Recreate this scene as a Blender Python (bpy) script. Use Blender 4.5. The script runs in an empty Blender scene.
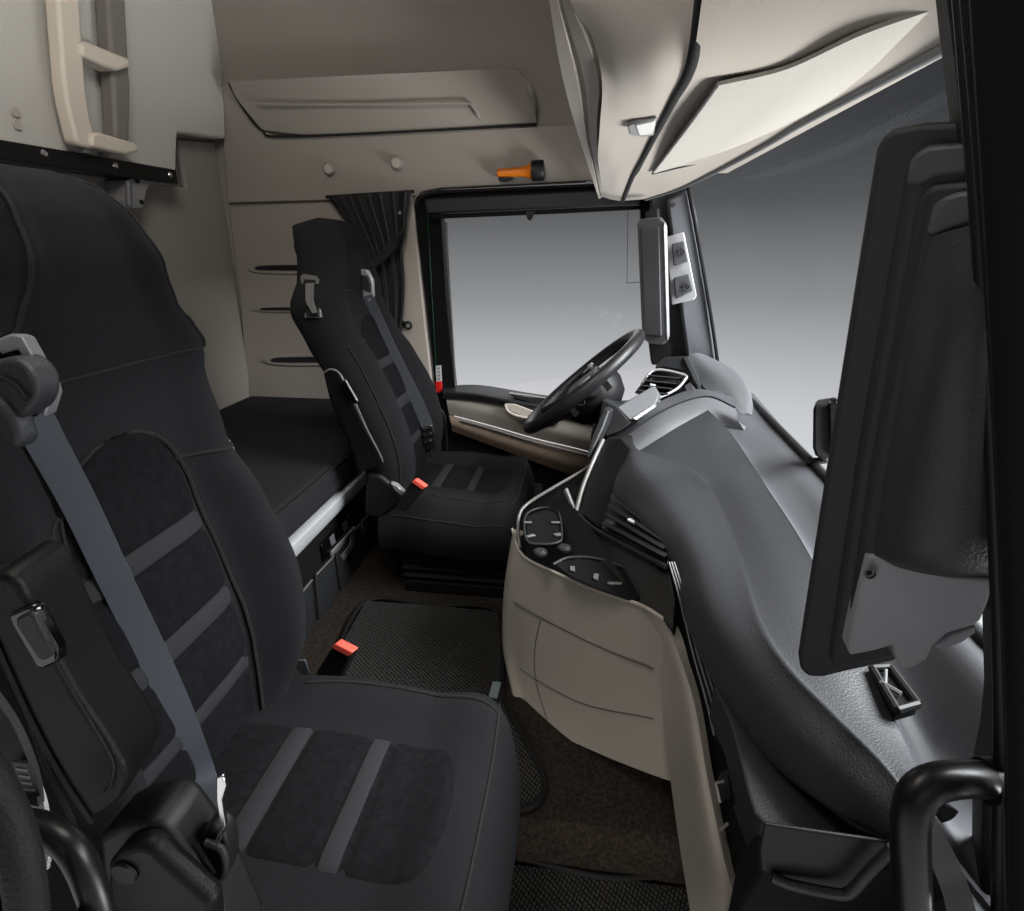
import bpy, bmesh, math, random
from mathutils import Vector, Matrix
random.seed(4)
SC = bpy.context.scene
COL = SC.collection
# ------------------------------------------------------------------ camera model
IW, IH, FPX = 1024.0, 911.0, 580.0
_vx, _vy = 86.0, 213.0                        # where lines across the cab converge, from the frame's centre
_n = math.sqrt(_vx*_vx + _vy*_vy + FPX*FPX)
_s = _vx/_n; _c = math.sqrt(1-_s*_s); _sp = _vy/_n/_c; _cp = math.sqrt(1-_sp*_sp)
RGT = Vector((_c, _s, 0)); UPV = Vector((-_s*_sp, _c*_sp, _cp)); FWD = Vector((-_s*_cp, _c*_cp, -_sp))
EYE = Vector((0, 0, 1.15))
# world: x = forward in the vehicle, y = across the cab towards the driver's door, z = up, metres
def P(px, py, y=None, x=None, z=None):
    d = RGT*(px-IW/2) + UPV*(IH/2-py) + FWD*FPX
    if y is not None: t = y/d.y
    elif x is not None: t = x/d.x
    else: t = (z-EYE.z)/d.z
    return EYE + d*t
def pl(pts, y): return [P(a, b, y=y) for a, b in pts]
def p3(pts): return [P(a, b, y=c) for a, b, c in pts]
cam = bpy.data.cameras.new('camera'); co = bpy.data.objects.new('camera', cam); COL.objects.link(co)
co.matrix_world = Matrix(((RGT.x, UPV.x, -FWD.x, EYE.x), (RGT.y, UPV.y, -FWD.y, EYE.y), (RGT.z, UPV.z, -FWD.z, EYE.z), (0, 0, 0, 1)))
cam.sensor_fit = 'HORIZONTAL'; cam.sensor_width = 36; cam.lens = 36*FPX/IW; cam.clip_start = .02
SC.camera = co
# ------------------------------------------------------------------ materials
def lin(c):
    c /= 255.0
    return c/12.92 if c <= .04045 else ((c+.055)/1.055)**2.4
def rgb(t): return (lin(t[0]), lin(t[1]), lin(t[2]), 1)
def mat(name, col, rough=.6, metal=0, bump=None, spec=.5, mottle=0, sheen=0):
    m = bpy.data.materials.new(name); m.use_nodes = True
    nt = m.node_tree; b = nt.nodes['Principled BSDF']
    b.inputs['Base Color'].default_value = rgb(col)
    b.inputs['Roughness'].default_value = rough; b.inputs['Metallic'].default_value = metal
    b.inputs['Specular IOR Level'].default_value = spec
    if sheen: b.inputs['Sheen Weight'].default_value = sheen; b.inputs['Sheen Roughness'].default_value = .5
    tc = nt.nodes.new('ShaderNodeTexCoord')
    nz = nt.nodes.new('ShaderNodeTexNoise'); nz.inputs['Scale'].default_value = 60 if not bump else bump[1]*.35
    nz.inputs['Detail'].default_value = 3
    nt.links.new(tc.outputs['Object'], nz.inputs['Vector'])
    if mottle:
        mx = nt.nodes.new('ShaderNodeMixRGB'); mx.blend_type = 'MULTIPLY'; mx.inputs['Fac'].default_value = mottle
        mx.inputs['Color1'].default_value = rgb(col)
        rp = nt.nodes.new('ShaderNodeValToRGB'); rp.color_ramp.elements[0].position = .35; rp.color_ramp.elements[1].position = .65
        nt.links.new(nz.outputs['Fac'], rp.inputs['Fac']); nt.links.new(rp.outputs['Color'], mx.inputs['Color2'])
        nt.links.new(mx.outputs['Color'], b.inputs['Base Color'])
    if bump:
        kind, sc, st = bump
        if kind == 'noise':
            t = nt.nodes.new('ShaderNodeTexNoise'); t.inputs['Scale'].default_value = sc; t.inputs['Detail'].default_value = 2; out = t.outputs['Fac']
        elif kind == 'leather':
            t = nt.nodes.new('ShaderNodeTexVoronoi'); t.inputs['Scale'].default_value = sc; out = t.outputs['Distance']
        elif kind == 'weave':
            t = nt.nodes.new('ShaderNodeTexWave'); t.inputs['Scale'].default_value = sc; t.inputs['Distortion'].default_value = 0; out = t.outputs['Fac']
        nt.links.new(tc.outputs['Object'], t.inputs['Vector'])
        bp = nt.nodes.new('ShaderNodeBump'); bp.inputs['Strength'].default_value = st; bp.inputs['Distance'].default_value = .002
        nt.links.new(out, bp.inputs['Height']); nt.links.new(bp.outputs['Normal'], b.inputs['Normal'])
    else:
        mr = nt.nodes.new('ShaderNodeMapRange'); mr.inputs['To Min'].default_value = max(0, rough-.05); mr.inputs['To Max'].default_value = min(1, rough+.05)
        nt.links.new(nz.outputs['Fac'], mr.inputs['Value']); nt.links.new(mr.outputs['Result'], b.inputs['Roughness'])
    return m
M = {}
M['headlining'] = mat('headlining_fabric', (150, 145, 139), .9, bump=('noise', 500, .25), spec=.2, mottle=.06)
M['greige'] = mat('greige_plastic', (150, 143, 135), .55, bump=('noise', 420, .12), spec=.35)
M['greige_dk'] = mat('greige_felt', (148, 141, 134), .9, bump=('noise', 500, .2), spec=.2)
M['beige_leather'] = mat('beige_leather', (146, 140, 132), .5, bump=('leather', 420, .1), spec=.4)
M['pale'] = mat('pale_plastic', (178, 170, 160), .5, bump=('noise', 420, .08), spec=.4)
M['bunk_fabric'] = mat('bunk_fabric', (196, 194, 188), .85, bump=('noise', 500, .25), spec=.25, mottle=.06)
M['wood'] = mat('brown_trim', (112, 96, 82), .5, bump=('noise', 300, .1), mottle=.25)
M['cloth'] = mat('charcoal_cloth', (33, 33, 35), .95, bump=('noise', 900, .5), spec=.1, mottle=.25)
M['backcloth'] = mat('black_cloth', (33, 33, 35), .95, bump=('noise', 900, .4), spec=.15, mottle=.2)
M['alcantara'] = mat('black_suede', (24, 24, 26), 1, bump=('noise', 260, .3), spec=.1, mottle=.35)
M['stripe'] = mat('grey_stripe', (45, 45, 47), .9, bump=('noise', 900, .3), spec=.15)
M['seam'] = mat('dark_seam', (14, 14, 15), .9)
M['mattress'] = mat('mattress_cloth', (40, 38, 41), .95, bump=('noise', 900, .4), spec=.15, mottle=.2)
M['webbing'] = mat('seat_belt_webbing', (80, 83, 90), .6, bump=('weave', 220, .2), spec=.4)
M['webbing_dk'] = mat('dark_webbing', (24, 24, 26), .8, bump=('weave', 220, .2))
M['black'] = mat('black_plastic', (16, 16, 17), .5, bump=('noise', 500, .12), spec=.35)
M['black_matt'] = mat('matt_black_plastic', (9, 9, 10), .8, bump=('noise', 500, .2), spec=.2)
M['gloss'] = mat('piano_black', (8, 8, 9), .12)
M['rubber'] = mat('black_rubber', (9, 9, 10), .7, bump=('noise', 350, .5), spec=.3)
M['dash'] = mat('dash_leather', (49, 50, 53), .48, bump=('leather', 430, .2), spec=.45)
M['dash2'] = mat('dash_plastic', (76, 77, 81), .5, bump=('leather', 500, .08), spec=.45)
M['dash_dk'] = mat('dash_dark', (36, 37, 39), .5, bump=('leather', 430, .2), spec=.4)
M['silver'] = mat('silver_plastic', (158, 158, 160), .35, metal=.4)
M['greyp'] = mat('grey_plastic', (98, 98, 100), .5, bump=('noise', 400, .1))
M['alu'] = mat('brushed_aluminium', (196, 199, 202), .35, metal=.25)
M['chrome'] = mat('chrome', (220, 220, 222), .15, metal=1)
M['housing'] = mat('display_housing', (46, 47, 50), .55, bump=('noise', 420, .3), spec=.45)
M['housing_lt'] = mat('display_cover', (140, 142, 145), .55, bump=('noise', 420, .15), spec=.4)
M['bezel'] = mat('display_bezel', (42, 43, 45), .55, bump=('noise', 420, .15), spec=.45)
M['red'] = mat('red_plastic', (214, 32, 30), .4)
M['buckle_red'] = mat('buckle_red', (236, 92, 78), .4)
M['orange'] = mat('orange_plastic', (220, 118, 22), .45)
M['white'] = mat('white_plastic', (205, 205, 205), .5)
M['lamp'] = mat('lamp_lens', (222, 220, 214), .3, bump=('noise', 300, .3))
M['carpet'] = mat('brown_carpet', (52, 46, 41), 1, bump=('noise', 380, .8), spec=.05, mottle=.55)
M['curtain'] = mat('curtain_cloth', (13, 13, 15), .8, bump=('noise', 700, .2), sheen=.2)
M['grey_strap'] = mat('woven_grey_strap', (150, 150, 148), .8, bump=('weave', 260, .6))
M['label'] = mat('label_white', (205, 207, 210), .6)
M['tag'] = mat('tag_blue_grey', (120, 134, 138), .7)
M['screen'] = mat('screen_glass', (30, 31, 34), .18)
M['visor'] = mat('visor_cloth', (182, 177, 169), .8, bump=('noise', 500, .15), spec=.3, mottle=.05)
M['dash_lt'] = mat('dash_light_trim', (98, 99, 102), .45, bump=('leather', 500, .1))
M['seam_soft'] = mat('stitch_line', (84, 79, 73), .8)
M['wheel'] = mat('wheel_leather', (24, 24, 26), .42, bump=('leather', 420, .15))
M['black_sg'] = mat('satin_black', (13, 13, 14), .36, spec=.35)
M['housing_sc'] = mat('dark_screen', (84, 85, 88), .45)
M['dash_dk2'] = mat('armrest_plastic', (12, 12, 13), .5, bump=('leather', 500, .12), spec=.22)
M['cover_dk'] = mat('display_top_cover', (80, 82, 85), .5, bump=('noise', 420, .15))
M['pillar'] = mat('pillar_trim', (84, 86, 91), .6, bump=('noise', 420, .15))
M['ladder'] = mat('ladder_cream', (212, 202, 188), .5, bump=('noise', 420, .08))
M['console'] = mat('console_black', (9, 9, 10), .38)
M['green'] = mat('dark_green', (10, 60, 28), .3)
M['blind'] = mat('blind_cassette', (24, 23, 28), .6)
M['silver_dk'] = mat('dark_silver', (112, 110, 108), .45, metal=.3)
M['ladder_shade'] = mat('ladder_cream_shaded', (120, 115, 110), .55)  # darker copy of the ladder cream, shade put into the right stile's colour
def mat_mat():
    m = bpy.data.materials.new('woven_mat'); m.use_nodes = True; nt = m.node_tree; b = nt.nodes['Principled BSDF']
    b.inputs['Roughness'].default_value = .8; b.inputs['Specular IOR Level'].default_value = .2
    tc = nt.nodes.new('ShaderNodeTexCoord'); v = nt.nodes.new('ShaderNodeTexVoronoi'); v.inputs['Scale'].default_value = 125; v.inputs['Randomness'].default_value = .15
    mp = nt.nodes.new('ShaderNodeMapping'); mp.inputs['Rotation'].default_value = (0, 0, .5); mp.inputs['Scale'].default_value = (1.25, .8, 1)
    nt.links.new(tc.outputs['Object'], mp.inputs['Vector']); nt.links.new(mp.outputs['Vector'], v.inputs['Vector'])
    r = nt.nodes.new('ShaderNodeValToRGB'); e = r.color_ramp.elements
    e[0].position = .25; e[0].color = rgb((66, 64, 61)); e[1].position = .45; e[1].color = rgb((14, 14, 14))
    nt.links.new(v.outputs['Distance'], r.inputs['Fac']); nt.links.new(r.outputs['Color'], b.inputs['Base Color'])
    bp = nt.nodes.new('ShaderNodeBump'); bp.inputs['Strength'].default_value = .7; bp.inputs['Distance'].default_value = .004; bp.invert = True
    nt.links.new(v.outputs['Distance'], bp.inputs['Height']); nt.links.new(bp.outputs['Normal'], b.inputs['Normal'])
    return m
M['weave'] = mat_mat()
def glass_mat():
    m = bpy.data.materials.new('clear_glass'); m.use_nodes = True; nt = m.node_tree
    nt.nodes.remove(nt.nodes['Principled BSDF'])
    t = nt.nodes.new('ShaderNodeBsdfTransparent'); t.inputs['Color'].default_value = (.97, .98, .98, 1)
    g = nt.nodes.new('ShaderNodeBsdfGlossy'); g.inputs['Roughness'].default_value = .02
    mx = nt.nodes.new('ShaderNodeMixShader'); mx.inputs['Fac'].default_value = .004
    nt.links.new(t.outputs[0], mx.inputs[1]); nt.links.new(g.outputs[0], mx.inputs[2])
    nt.links.new(mx.outputs[0], nt.nodes['Material Output'].inputs['Surface'])
    return m
M['glass'] = glass_mat()
# ------------------------------------------------------------------ mesh helpers
def link(name, me, m, parent=None, smooth=True, angle=40):
    o = bpy.data.objects.new(name, me)
    for k in (m if isinstance(m, (list, tuple)) else [m]): me.materials.append(M[k])
    if smooth:
        me.polygons.foreach_set('use_smooth', [True]*len(me.polygons)); me.set_sharp_from_angle(angle=math.radians(angle))
    COL.objects.link(o)
    if parent is not None:
        o.parent = parent
        w = Matrix.Translation(parent.location) if parent.parent is None else Matrix.Identity(4)
        o.matrix_parent_inverse = w.inverted()
    else:
        vs = [v.co for v in me.vertices]
        c = Vector(((min(v.x for v in vs)+max(v.x for v in vs))/2, (min(v.y for v in vs)+max(v.y for v in vs))/2, min(v.z for v in vs)))
        me.transform(Matrix.Translation(-c)); o.location = c
    return o
def build(name, verts, faces, m, parent=None, smooth=True, angle=40, mats=None):
    me = bpy.data.meshes.new(name)
    bm = bmesh.new(); vs = [bm.verts.new(v) for v in verts]
    for i, f in enumerate(faces):
        try: fc = bm.faces.new([vs[k] for k in f])
        except ValueError: continue
        if mats: fc.material_index = mats[i]
    bmesh.ops.recalc_face_normals(bm, faces=bm.faces); bm.to_mesh(me); bm.free()
    return link(name, me, m, parent, smooth, angle)
class MB:                                     # gathers several shapes into one mesh
    def __init__(s): s.v = []; s.f = []; s.m = []
    def add(s, v, f, mi=0):
        b = len(s.v); s.v += [Vector(q) for q in v]; s.f += [[k+b for k in q] for q in f]; s.m += [mi]*len(f); return s
    def out(s, name, m, parent=None, angle=40, smooth=True): return build(name, s.v, s.f, m, parent, smooth, angle, s.m)
def tagit(o, label=None, cat=None, group=None, kind=None):
    if label: o['label'] = label
    if cat: o['category'] = cat
    if group: o['group'] = group
    if kind: o['kind'] = kind
    return o
def thing(name, loc, label, cat, group=None):
    o = bpy.data.objects.new(name, None); o.empty_display_size = .05; o.location = loc; COL.objects.link(o)
    return tagit(o, label, cat, group)
def cr1(p, t):                                # Catmull-Rom through p at t in 0..1
    n = len(p)-1; x = min(max(t, 0), 1)*n; i = min(int(x), n-1); u = x-i
    a = p[i-1] if i > 0 else p[0]*2-p[1]; b = p[i]; c = p[i+1]; d = p[i+2] if i+2 <= n else p[n]*2-p[n-1]
    return (b*2 + (c-a)*u + (a*2-b*5+c*4-d)*u*u + (b*3-a-c*3+d)*u**3)*.5
def curve(p, n): return [cr1(p, i/(n-1)) for i in range(n)]
def closed(p, n):
    out = []; k = len(p)
    for i in range(n):
        x = i/n*k; j = int(x); u = x-j; a, b, c, d = p[(j-1) % k], p[j % k], p[(j+1) % k], p[(j+2) % k]
        out.append((b*2 + (c-a)*u + (a*2-b*5+c*4-d)*u*u + (b*3-a-c*3+d)*u**3)*.5)
    return out
def surf(rows):
    def f(u, v): return cr1([cr1(r, v) for r in rows], u)
    return f
def grid_shell(G, thick, away=None):          # G: grid of points; closes it into a slab, thickened away from the cab's open side
    nu, nv = len(G), len(G[0]); N = []
    for i in range(nu):
        row = []
        for j in range(nv):
            a = G[min(i+1, nu-1)][j]-G[max(i-1, 0)][j]; b = G[i][min(j+1, nv-1)]-G[i][max(j-1, 0)]
            q = a.cross(b); row.append(q.normalized() if q.length > 1e-12 else Vector((0, 0, 1)))
        N.append(row)
    ref = away if away is not None else EYE
    s = sum((ref-G[i][j]).normalized().dot(N[i][j]) for i in range(nu) for j in range(nv))
    s = 1 if s > 0 else -1
    V = [G[i][j] for i in range(nu) for j in range(nv)] + [G[i][j]-N[i][j]*(s*thick) for i in range(nu) for j in range(nv)]
    F = []; o = nu*nv; I = lambda i, j: i*nv+j
    for i in range(nu-1):
        for j in range(nv-1):
            F.append([I(i, j), I(i+1, j), I(i+1, j+1), I(i, j+1)]); F.append([o+I(i, j), o+I(i, j+1), o+I(i+1, j+1), o+I(i+1, j)])
    for i in range(nu-1):
        for j in (0, nv-1): F.append([I(i, j), I(i+1, j), o+I(i+1, j), o+I(i, j)])
    for j in range(nv-1):
        for i in (0, nu-1): F.append([I(i, j), I(i, j+1), o+I(i, j+1), o+I(i, j)])
    return V, F, [[N[i][j]*s for j in range(nv)] for i in range(nu)]
def patch(name, rows, m, parent=None, nu=24, nv=24, thick=.02, angle=60, away=None):
    f = surf(rows); G = [[f(i/(nu-1), j/(nv-1)) for j in range(nv)] for i in range(nu)]
    V, F, _ = grid_shell(G, thick, away)
    return build(name, V, F, m, parent, True, angle)
def prism_vf(pts, vec):
    n = len(pts); vec = Vector(vec)
    return list(pts)+[p+vec for p in pts], [list(range(n)), list(range(2*n-1, n-1, -1))]+[[i, (i+1) % n, n+(i+1) % n, n+i] for i in range(n)]
def bevel(o, w, seg=2, ang=35):
    b = o.modifiers.new('bevel', 'BEVEL'); b.width = w; b.segments = seg; b.limit_method = 'ANGLE'; b.angle_limit = math.radians(ang); b.use_clamp_overlap = True
    return o
def prism(name, pts, vec, m, parent=None, bev=0, seg=2, round_n=0):
    if round_n: pts = closed(pts, round_n)
    v, f = prism_vf(pts, vec); o = build(name, v, f, m, parent, True, 35)
    if bev: bevel(o, bev, seg)
    return o
def frames(p, cyc=False):
    n = len(p); T = []
    for i in range(n):
        a = p[(i-1) % n] if cyc else p[max(i-1, 0)]; b = p[(i+1) % n] if cyc else p[min(i+1, n-1)]
        T.append((b-a).normalized())
    u = T[0].orthogonal().normalized(); fr = []
    for t in T:
        u = u-t*u.dot(t); u = u.normalized() if u.length > 1e-6 else t.orthogonal().normalized(); fr.append((u.copy(), t.cross(u)))
    return fr
def tube_vf(p, r, k=8, cyc=False):
    fr = frames(p, cyc); n = len(p); V = []; F = []
    for i in range(n):
        if isinstance(r, (list, tuple)):
            q = i/(n-1)*(len(r)-1); a_ = min(int(q), len(r)-2); ri = r[a_]+(r[a_+1]-r[a_])*(q-a_)
        else: ri = r
        for j in range(k):
            a = 2*math.pi*j/k; V.append(p[i]+fr[i][0]*(ri*math.cos(a))+fr[i][1]*(ri*math.sin(a)))
    for i in range(n if cyc else n-1):
        for j in range(k):
            a, b = i*k, ((i+1) % n)*k; F.append([a+j, a+(j+1) % k, b+(j+1) % k, b+j])
    if not cyc: F += [list(range(k-1, -1, -1)), list(range((n-1)*k, n*k))]
    return V, F
def tube(name, pts, r, m, parent=None, k=10, n=None, cyc=False):
    p = (closed(pts, n) if cyc else curve(pts, n)) if n else pts
    return build(name, *tube_vf(p, r, k, cyc), m, parent, True, 50)
def box_vf(c, sx, sy, sz, ax=None):
    c = Vector(c); ax = ax or (Vector((1, 0, 0)), Vector((0, 1, 0)), Vector((0, 0, 1)))
    V = [c+ax[0]*(sx/2*a)+ax[1]*(sy/2*b)+ax[2]*(sz/2*d) for a in (-1, 1) for b in (-1, 1) for d in (-1, 1)]
    return V, [[0, 1, 3, 2], [4, 6, 7, 5], [0, 4, 5, 1], [2, 3, 7, 6], [0, 2, 6, 4], [1, 5, 7, 3]]
def box(name, c, sx, sy, sz, m, parent=None, bev=0, ax=None, seg=2):
    o = build(name, *box_vf(c, sx, sy, sz, ax), m, parent, True, 35)
    if bev: bevel(o, bev, seg)
    return o
def ribbon_vf(p, wdir, w, th):
    n = len(p); V = []; F = []
    for i in range(n):
        t = (p[min(i+1, n-1)]-p[max(i-1, 0)]).normalized(); wd = wdir[i] if isinstance(wdir, list) else wdir
        s = (wd-t*wd.dot(t)).normalized(); q = t.cross(s)
        for a, b in ((-1, -1), (1, -1), (1, 1), (-1, 1)): V.append(p[i]+s*(a*w/2)+q*(b*th/2))
    for i in range(n-1):
        for j in range(4): F.append([i*4+j, i*4+(j+1) % 4, (i+1)*4+(j+1) % 4, (i+1)*4+j])
    F += [[0, 1, 2, 3], [(n-1)*4+k for k in range(4)]]
    return V, F
def disc_vf(c, ax, r, h, k=20, r2=None):
    ax = Vector(ax).normalized(); u = ax.orthogonal().normalized(); v = ax.cross(u); c = Vector(c); r2 = r if r2 is None else r2
    V = [c+u*(r*math.cos(2*math.pi*i/k))+v*(r*math.sin(2*math.pi*i/k)) for i in range(k)]
    V += [c+ax*h+u*(r2*math.cos(2*math.pi*i/k))+v*(r2*math.sin(2*math.pi*i/k)) for i in range(k)]
    return V, [list(range(k)), list(range(2*k-1, k-1, -1))]+[[i, (i+1) % k, k+(i+1) % k, k+i] for i in range(k)]
def disc(name, c, ax, r, h, m, parent=None, r2=None, bev=0, k=20):
    o = build(name, *disc_vf(c, ax, r, h, k, r2), m, parent, True, 35)
    if bev: bevel(o, bev)
    return o
def ring_vf(c, ax, R, r, k=24, kk=8):
    ax = Vector(ax).normalized(); u = ax.orthogonal().normalized(); v = ax.cross(u); c = Vector(c)
    return tube_vf([c+u*(R*math.cos(2*math.pi*i/k))+v*(R*math.sin(2*math.pi*i/k)) for i in range(k)], r, kk, True)
def sm(a, b, x):
    t = min(max((x-a)/(b-a), 0), 1); return t*t*(3-2*t)
def key(tab, x):
    if x <= tab[0][0]: return tab[0][1]
    for (a, b), (c, d) in zip(tab, tab[1:]):
        if x <= c:
            t = (x-a)/(c-a); t = t*t*(3-2*t)*.5+t*.5; return b+(d-b)*t
    return tab[-1][1]
V3 = Vector
YAX = V3((0, 1, 0)); XAX = V3((1, 0, 0)); ZAX = V3((0, 0, 1))
def struct(o): o['kind'] = 'structure'; return o
# ================================================================== SETTING
fl = struct(box('floor', (-.2, 1.2, -.03), 2.9, 2.4, .06, 'carpet'))
prof = [(.785, 0), (.787, .05), (.795, .08), (.815, .097), (.85, .1), (2.3, .1), (2.3, 0)]
tun = struct(prism('floor_tunnel', [V3((-1.0, a, b)) for a, b in prof], (1.45, 0, 0), 'carpet'))
wl = [V3((-1.5, 2.32, 0)), V3((-1.5, 2.32, 2.1)), V3((.34, 2.32, 2.1)), P(640, 150, y=2.32), P(585, 182, y=2.32), P(440, 189, y=2.32), P(421, 193, y=2.32), P(414, 203, y=2.32),
      P(417, 240, y=2.32), P(427, 330, y=2.32), P(434, 400, y=2.32), P(436, 470, y=2.32)]
wl += [V3((wl[-1].x, 2.32, 0))]
struct(prism('wall_left', wl, (0, .06, 0), 'greige_dk'))
up = [(228, 203), (223.5, 150), (219, 84), (227.5, 83)] + [(236, 98), (248, 117), (262, 130), (280, 137)] + [(420, 131), (580, 123.5), (600, 126), (600, 180), (440, 188), (421, 192), (413, 203), (330, 200)]
prism_up = struct(prism('trim_1', pl(up, 2.30), (0, .03, 0), 'greige', bev=.004))
bp = [(412.5, 196), (399, 196), (392, 300), (404, 398), (434, 440), (434, 400), (426, 330), (416.5, 240)]
struct(prism('trim_2', pl(bp, 2.285), (0, .03, 0), 'pale', bev=.006))
lowp = [(228, 206), (330, 202.5), (412, 200), (425, 330), (434, 470), (252, 470), (240, 300)]
t3 = struct(prism('trim_3', pl(lowp, 2.30), (0, .025, 0), 'greige', bev=.006))
for (x0, x1, yy, h) in ((246, 320, 268, 5.5), (251, 330, 309, 3), (262, 335, 360, 5.5)):
    L = [(x0, yy), (x0+14, yy-h*.9), (x1, yy-h), (x1, yy+h*.9), (x0+16, yy+h)]
    prism('pocket_lip', pl(L, 2.292), (0, .015, 0), 'greige', t3, bev=.003, round_n=24)
    S = [(x0+9, yy+.5), (x0+18, yy-h*.45), (x1, yy-h*.5), (x1, yy+h*.35), (x0+18, yy+h*.4)]
    prism('pocket_slot', pl(S, 2.288), (0, .01, 0), 'seam', t3, round_n=20)
wr = struct(box('wall_rear', (-1.53, 1.15, 1.05), .06, 2.4, 2.1, 'headlining'))
corner = [P(250, 399, x=-1.475), P(246, 300, x=-1.475), P(240, 205, x=-1.475), P(236, 152, x=-1.475), P(229, 143, x=-1.475), P(178, 139, x=-1.475)]
yk = corner[-1].y
corner += [V3((-1.475, yk, 1.335)), V3((-1.475, .2, 1.335)), V3((-1.475, .2, .5)), V3((-1.475, 2.2, .5))]
struct(prism('trim_4', corner, (-.025, 0, 0), 'headlining', bev=.008, seg=3))
struct(box('ceiling', (-.55, 1.2, 2.13), 2.1, 2.4, .06, 'headlining'))
struct(box('wall_front', (.40, 1.25, 1.76), .08, 2.2, .76, 'greige_dk'))
struct(build('wall_right', *(lambda m: (m.v, m.f))(MB().add(*box_vf((-1.13, .14, 1.05), .8, .06, 2.1)).add(*box_vf((-.2, .14, 1.84), 1.1, .06, .58))), 'greige_dk'))
# the side pocket above the driver's door
rows = [p3([(229, 82, 2.22), (320, 77, 2.2), (420, 72.5, 2.2), (505, 69, 2.2), (522, 76, 2.21), (530, 95, 2.23)]),
        p3([(238, 100, 2.255), (320, 104, 2.25), (420, 101, 2.25), (510, 97, 2.25), (526, 98, 2.25), (534, 108, 2.26)]),
        p3([(262, 130, 2.29), (320, 135, 2.29), (420, 130.5, 2.29), (512, 126, 2.29), (529, 124.5, 2.29), (537, 122, 2.295)])]
pk = tagit(patch('side_pocket', rows, 'greige', None, 14, 40, .012), 'long shallow map pocket with rounded end high on the far side wall', 'storage pocket')
ln = [P(258, 104, y=2.236), P(300, 104.5, y=2.236), P(400, 104, y=2.236), P(462, 103, y=2.236), P(473, 107, y=2.238), P(480, 119, y=2.262)]
tube('step_edge', ln, .005, 'greige', pk, 8, 30)
tube('pocket_piping', p3([(229, 83, 2.285), (238, 100, 2.285), (250, 118, 2.285), (263, 131, 2.285), (282, 136.5, 2.285), (420, 131, 2.285), (536, 124, 2.285)]), .004, 'seam', pk, 6, 60)
# ------------------------------------------------------------------ driver's door and its window
dr = thing('door_1', P(500, 470, y=2.3), None, None); dr['kind'] = 'structure'
def Yd(y): return lambda pts: pl(pts, y)
D0 = Yd(2.30)
mb = MB()
fr_o = [(414, 207), (417, 198), (424, 193.5), (440, 190), (560, 185), (660, 181), (660, 204), (445, 215), (441, 219), (446, 300), (454, 388), (436, 400), (431, 350), (421, 265)]
mb.add(*prism_vf(D0(fr_o), (0, .06, 0)))
mb.add(*prism_vf(D0([(640, 200), (668, 198), (680, 365), (652, 365), (644, 300)]), (0, .06, 0)))
o = mb.out('window_frame', 'black_matt', dr); bevel(o, .004)
tube('window_seal', pl([(446, 222), (450, 290), (455.5, 386)], 2.298), .0045, 'greyp', dr, 6, 16)
tube('green_line', pl([(427, 205), (431, 280), (437, 385)], 2.296), .0022, 'green', dr, 6, 16)  # thin dark green line down the door frame
tube('door_seal', pl([(417.5, 210), (419, 201), (427, 196), (445, 192.5), (560, 187), (655, 183)], 2.293), .006, 'rubber', dr, 8, 30)
w1 = struct(prism('window_1', pl([(438, 212), (650, 200), (660, 366), (450, 392)], 2.34), (0, .005, 0), 'glass')); 
ledge = [(443, 385), (470, 383.5), (520, 392), (562, 397.5), (605, 404), (612, 420), (560, 420), (540, 412), (500, 405), (470, 399), (443, 396)]
rows = [p3([(443, 386, 2.33), (480, 385, 2.33), (530, 393, 2.33), (580, 400, 2.33), (625, 408, 2.33)]),
        p3([(443, 390, 2.26), (480, 393, 2.25), (530, 402, 2.24), (580, 411, 2.23), (625, 420, 2.23)]),
        p3([(443, 393, 2.25), (480, 396, 2.235), (530, 406, 2.225), (580, 416, 2.22), (625, 426, 2.22)]),
        p3([(443, 398, 2.255), (480, 401, 2.25), (530, 411, 2.24), (580, 421, 2.235), (625, 432, 2.235)])]
patch('armrest_ledge', rows, 'dash_dk', dr, 20, 30, .02)
prism('switch_panel', p3([(508, 393.5, 2.24), (548, 399, 2.24), (560, 403, 2.24), (575, 407, 2.24), (560, 409, 2.232), (535, 404.5, 2.232), (514, 398, 2.235)]), (0, .03, 0), 'gloss', dr, .003)
rows = [p3([(446, 396, 2.27), (490, 402, 2.27), (535, 412, 2.262), (580, 420, 2.26), (640, 432, 2.26)]),
        p3([(447, 404, 2.262), (490, 413, 2.255), (535, 425, 2.245), (580, 436, 2.24), (640, 450, 2.24)]),
        p3([(449, 414, 2.272), (490, 425, 2.268), (535, 438, 2.265), (580, 449, 2.262), (640, 466, 2.262)])]
patch('upper_trim', rows, 'beige_leather', dr, 16, 30, .02)
prism('grab_recess', p3([(504, 404, 2.225), (511, 412, 2.225), (528, 419, 2.222), (560, 424, 2.22), (560, 414, 2.22), (535, 412, 2.222), (515, 404, 2.225)]), (0, .03, 0), 'pale', dr, .004)
tube('door_pull', p3([(505, 405, 2.22), (509, 412, 2.215), (522, 417, 2.21), (555, 421, 2.21)]), .006, 'pale', dr, 8, 20)
rows = [p3([(449, 415, 2.268), (490, 426, 2.262), (535, 439, 2.258), (580, 450, 2.254), (640, 467, 2.252)]),
        p3([(451, 423, 2.25), (490, 437, 2.246), (535, 452, 2.242), (580, 466, 2.24), (640, 486, 2.24)]),
        p3([(452, 431, 2.262), (490, 445, 2.26), (535, 462, 2.26), (580, 478, 2.258), (640, 500, 2.258)])]
patch('lower_trim', rows, 'wood', dr, 12, 30, .02)
tube('trim_strip', p3([(461, 420.5, 2.25), (490, 428.5, 2.245), (535, 442, 2.24), (590, 456, 2.236)]), .0055, 'silver_dk', dr, 8, 24)
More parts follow.
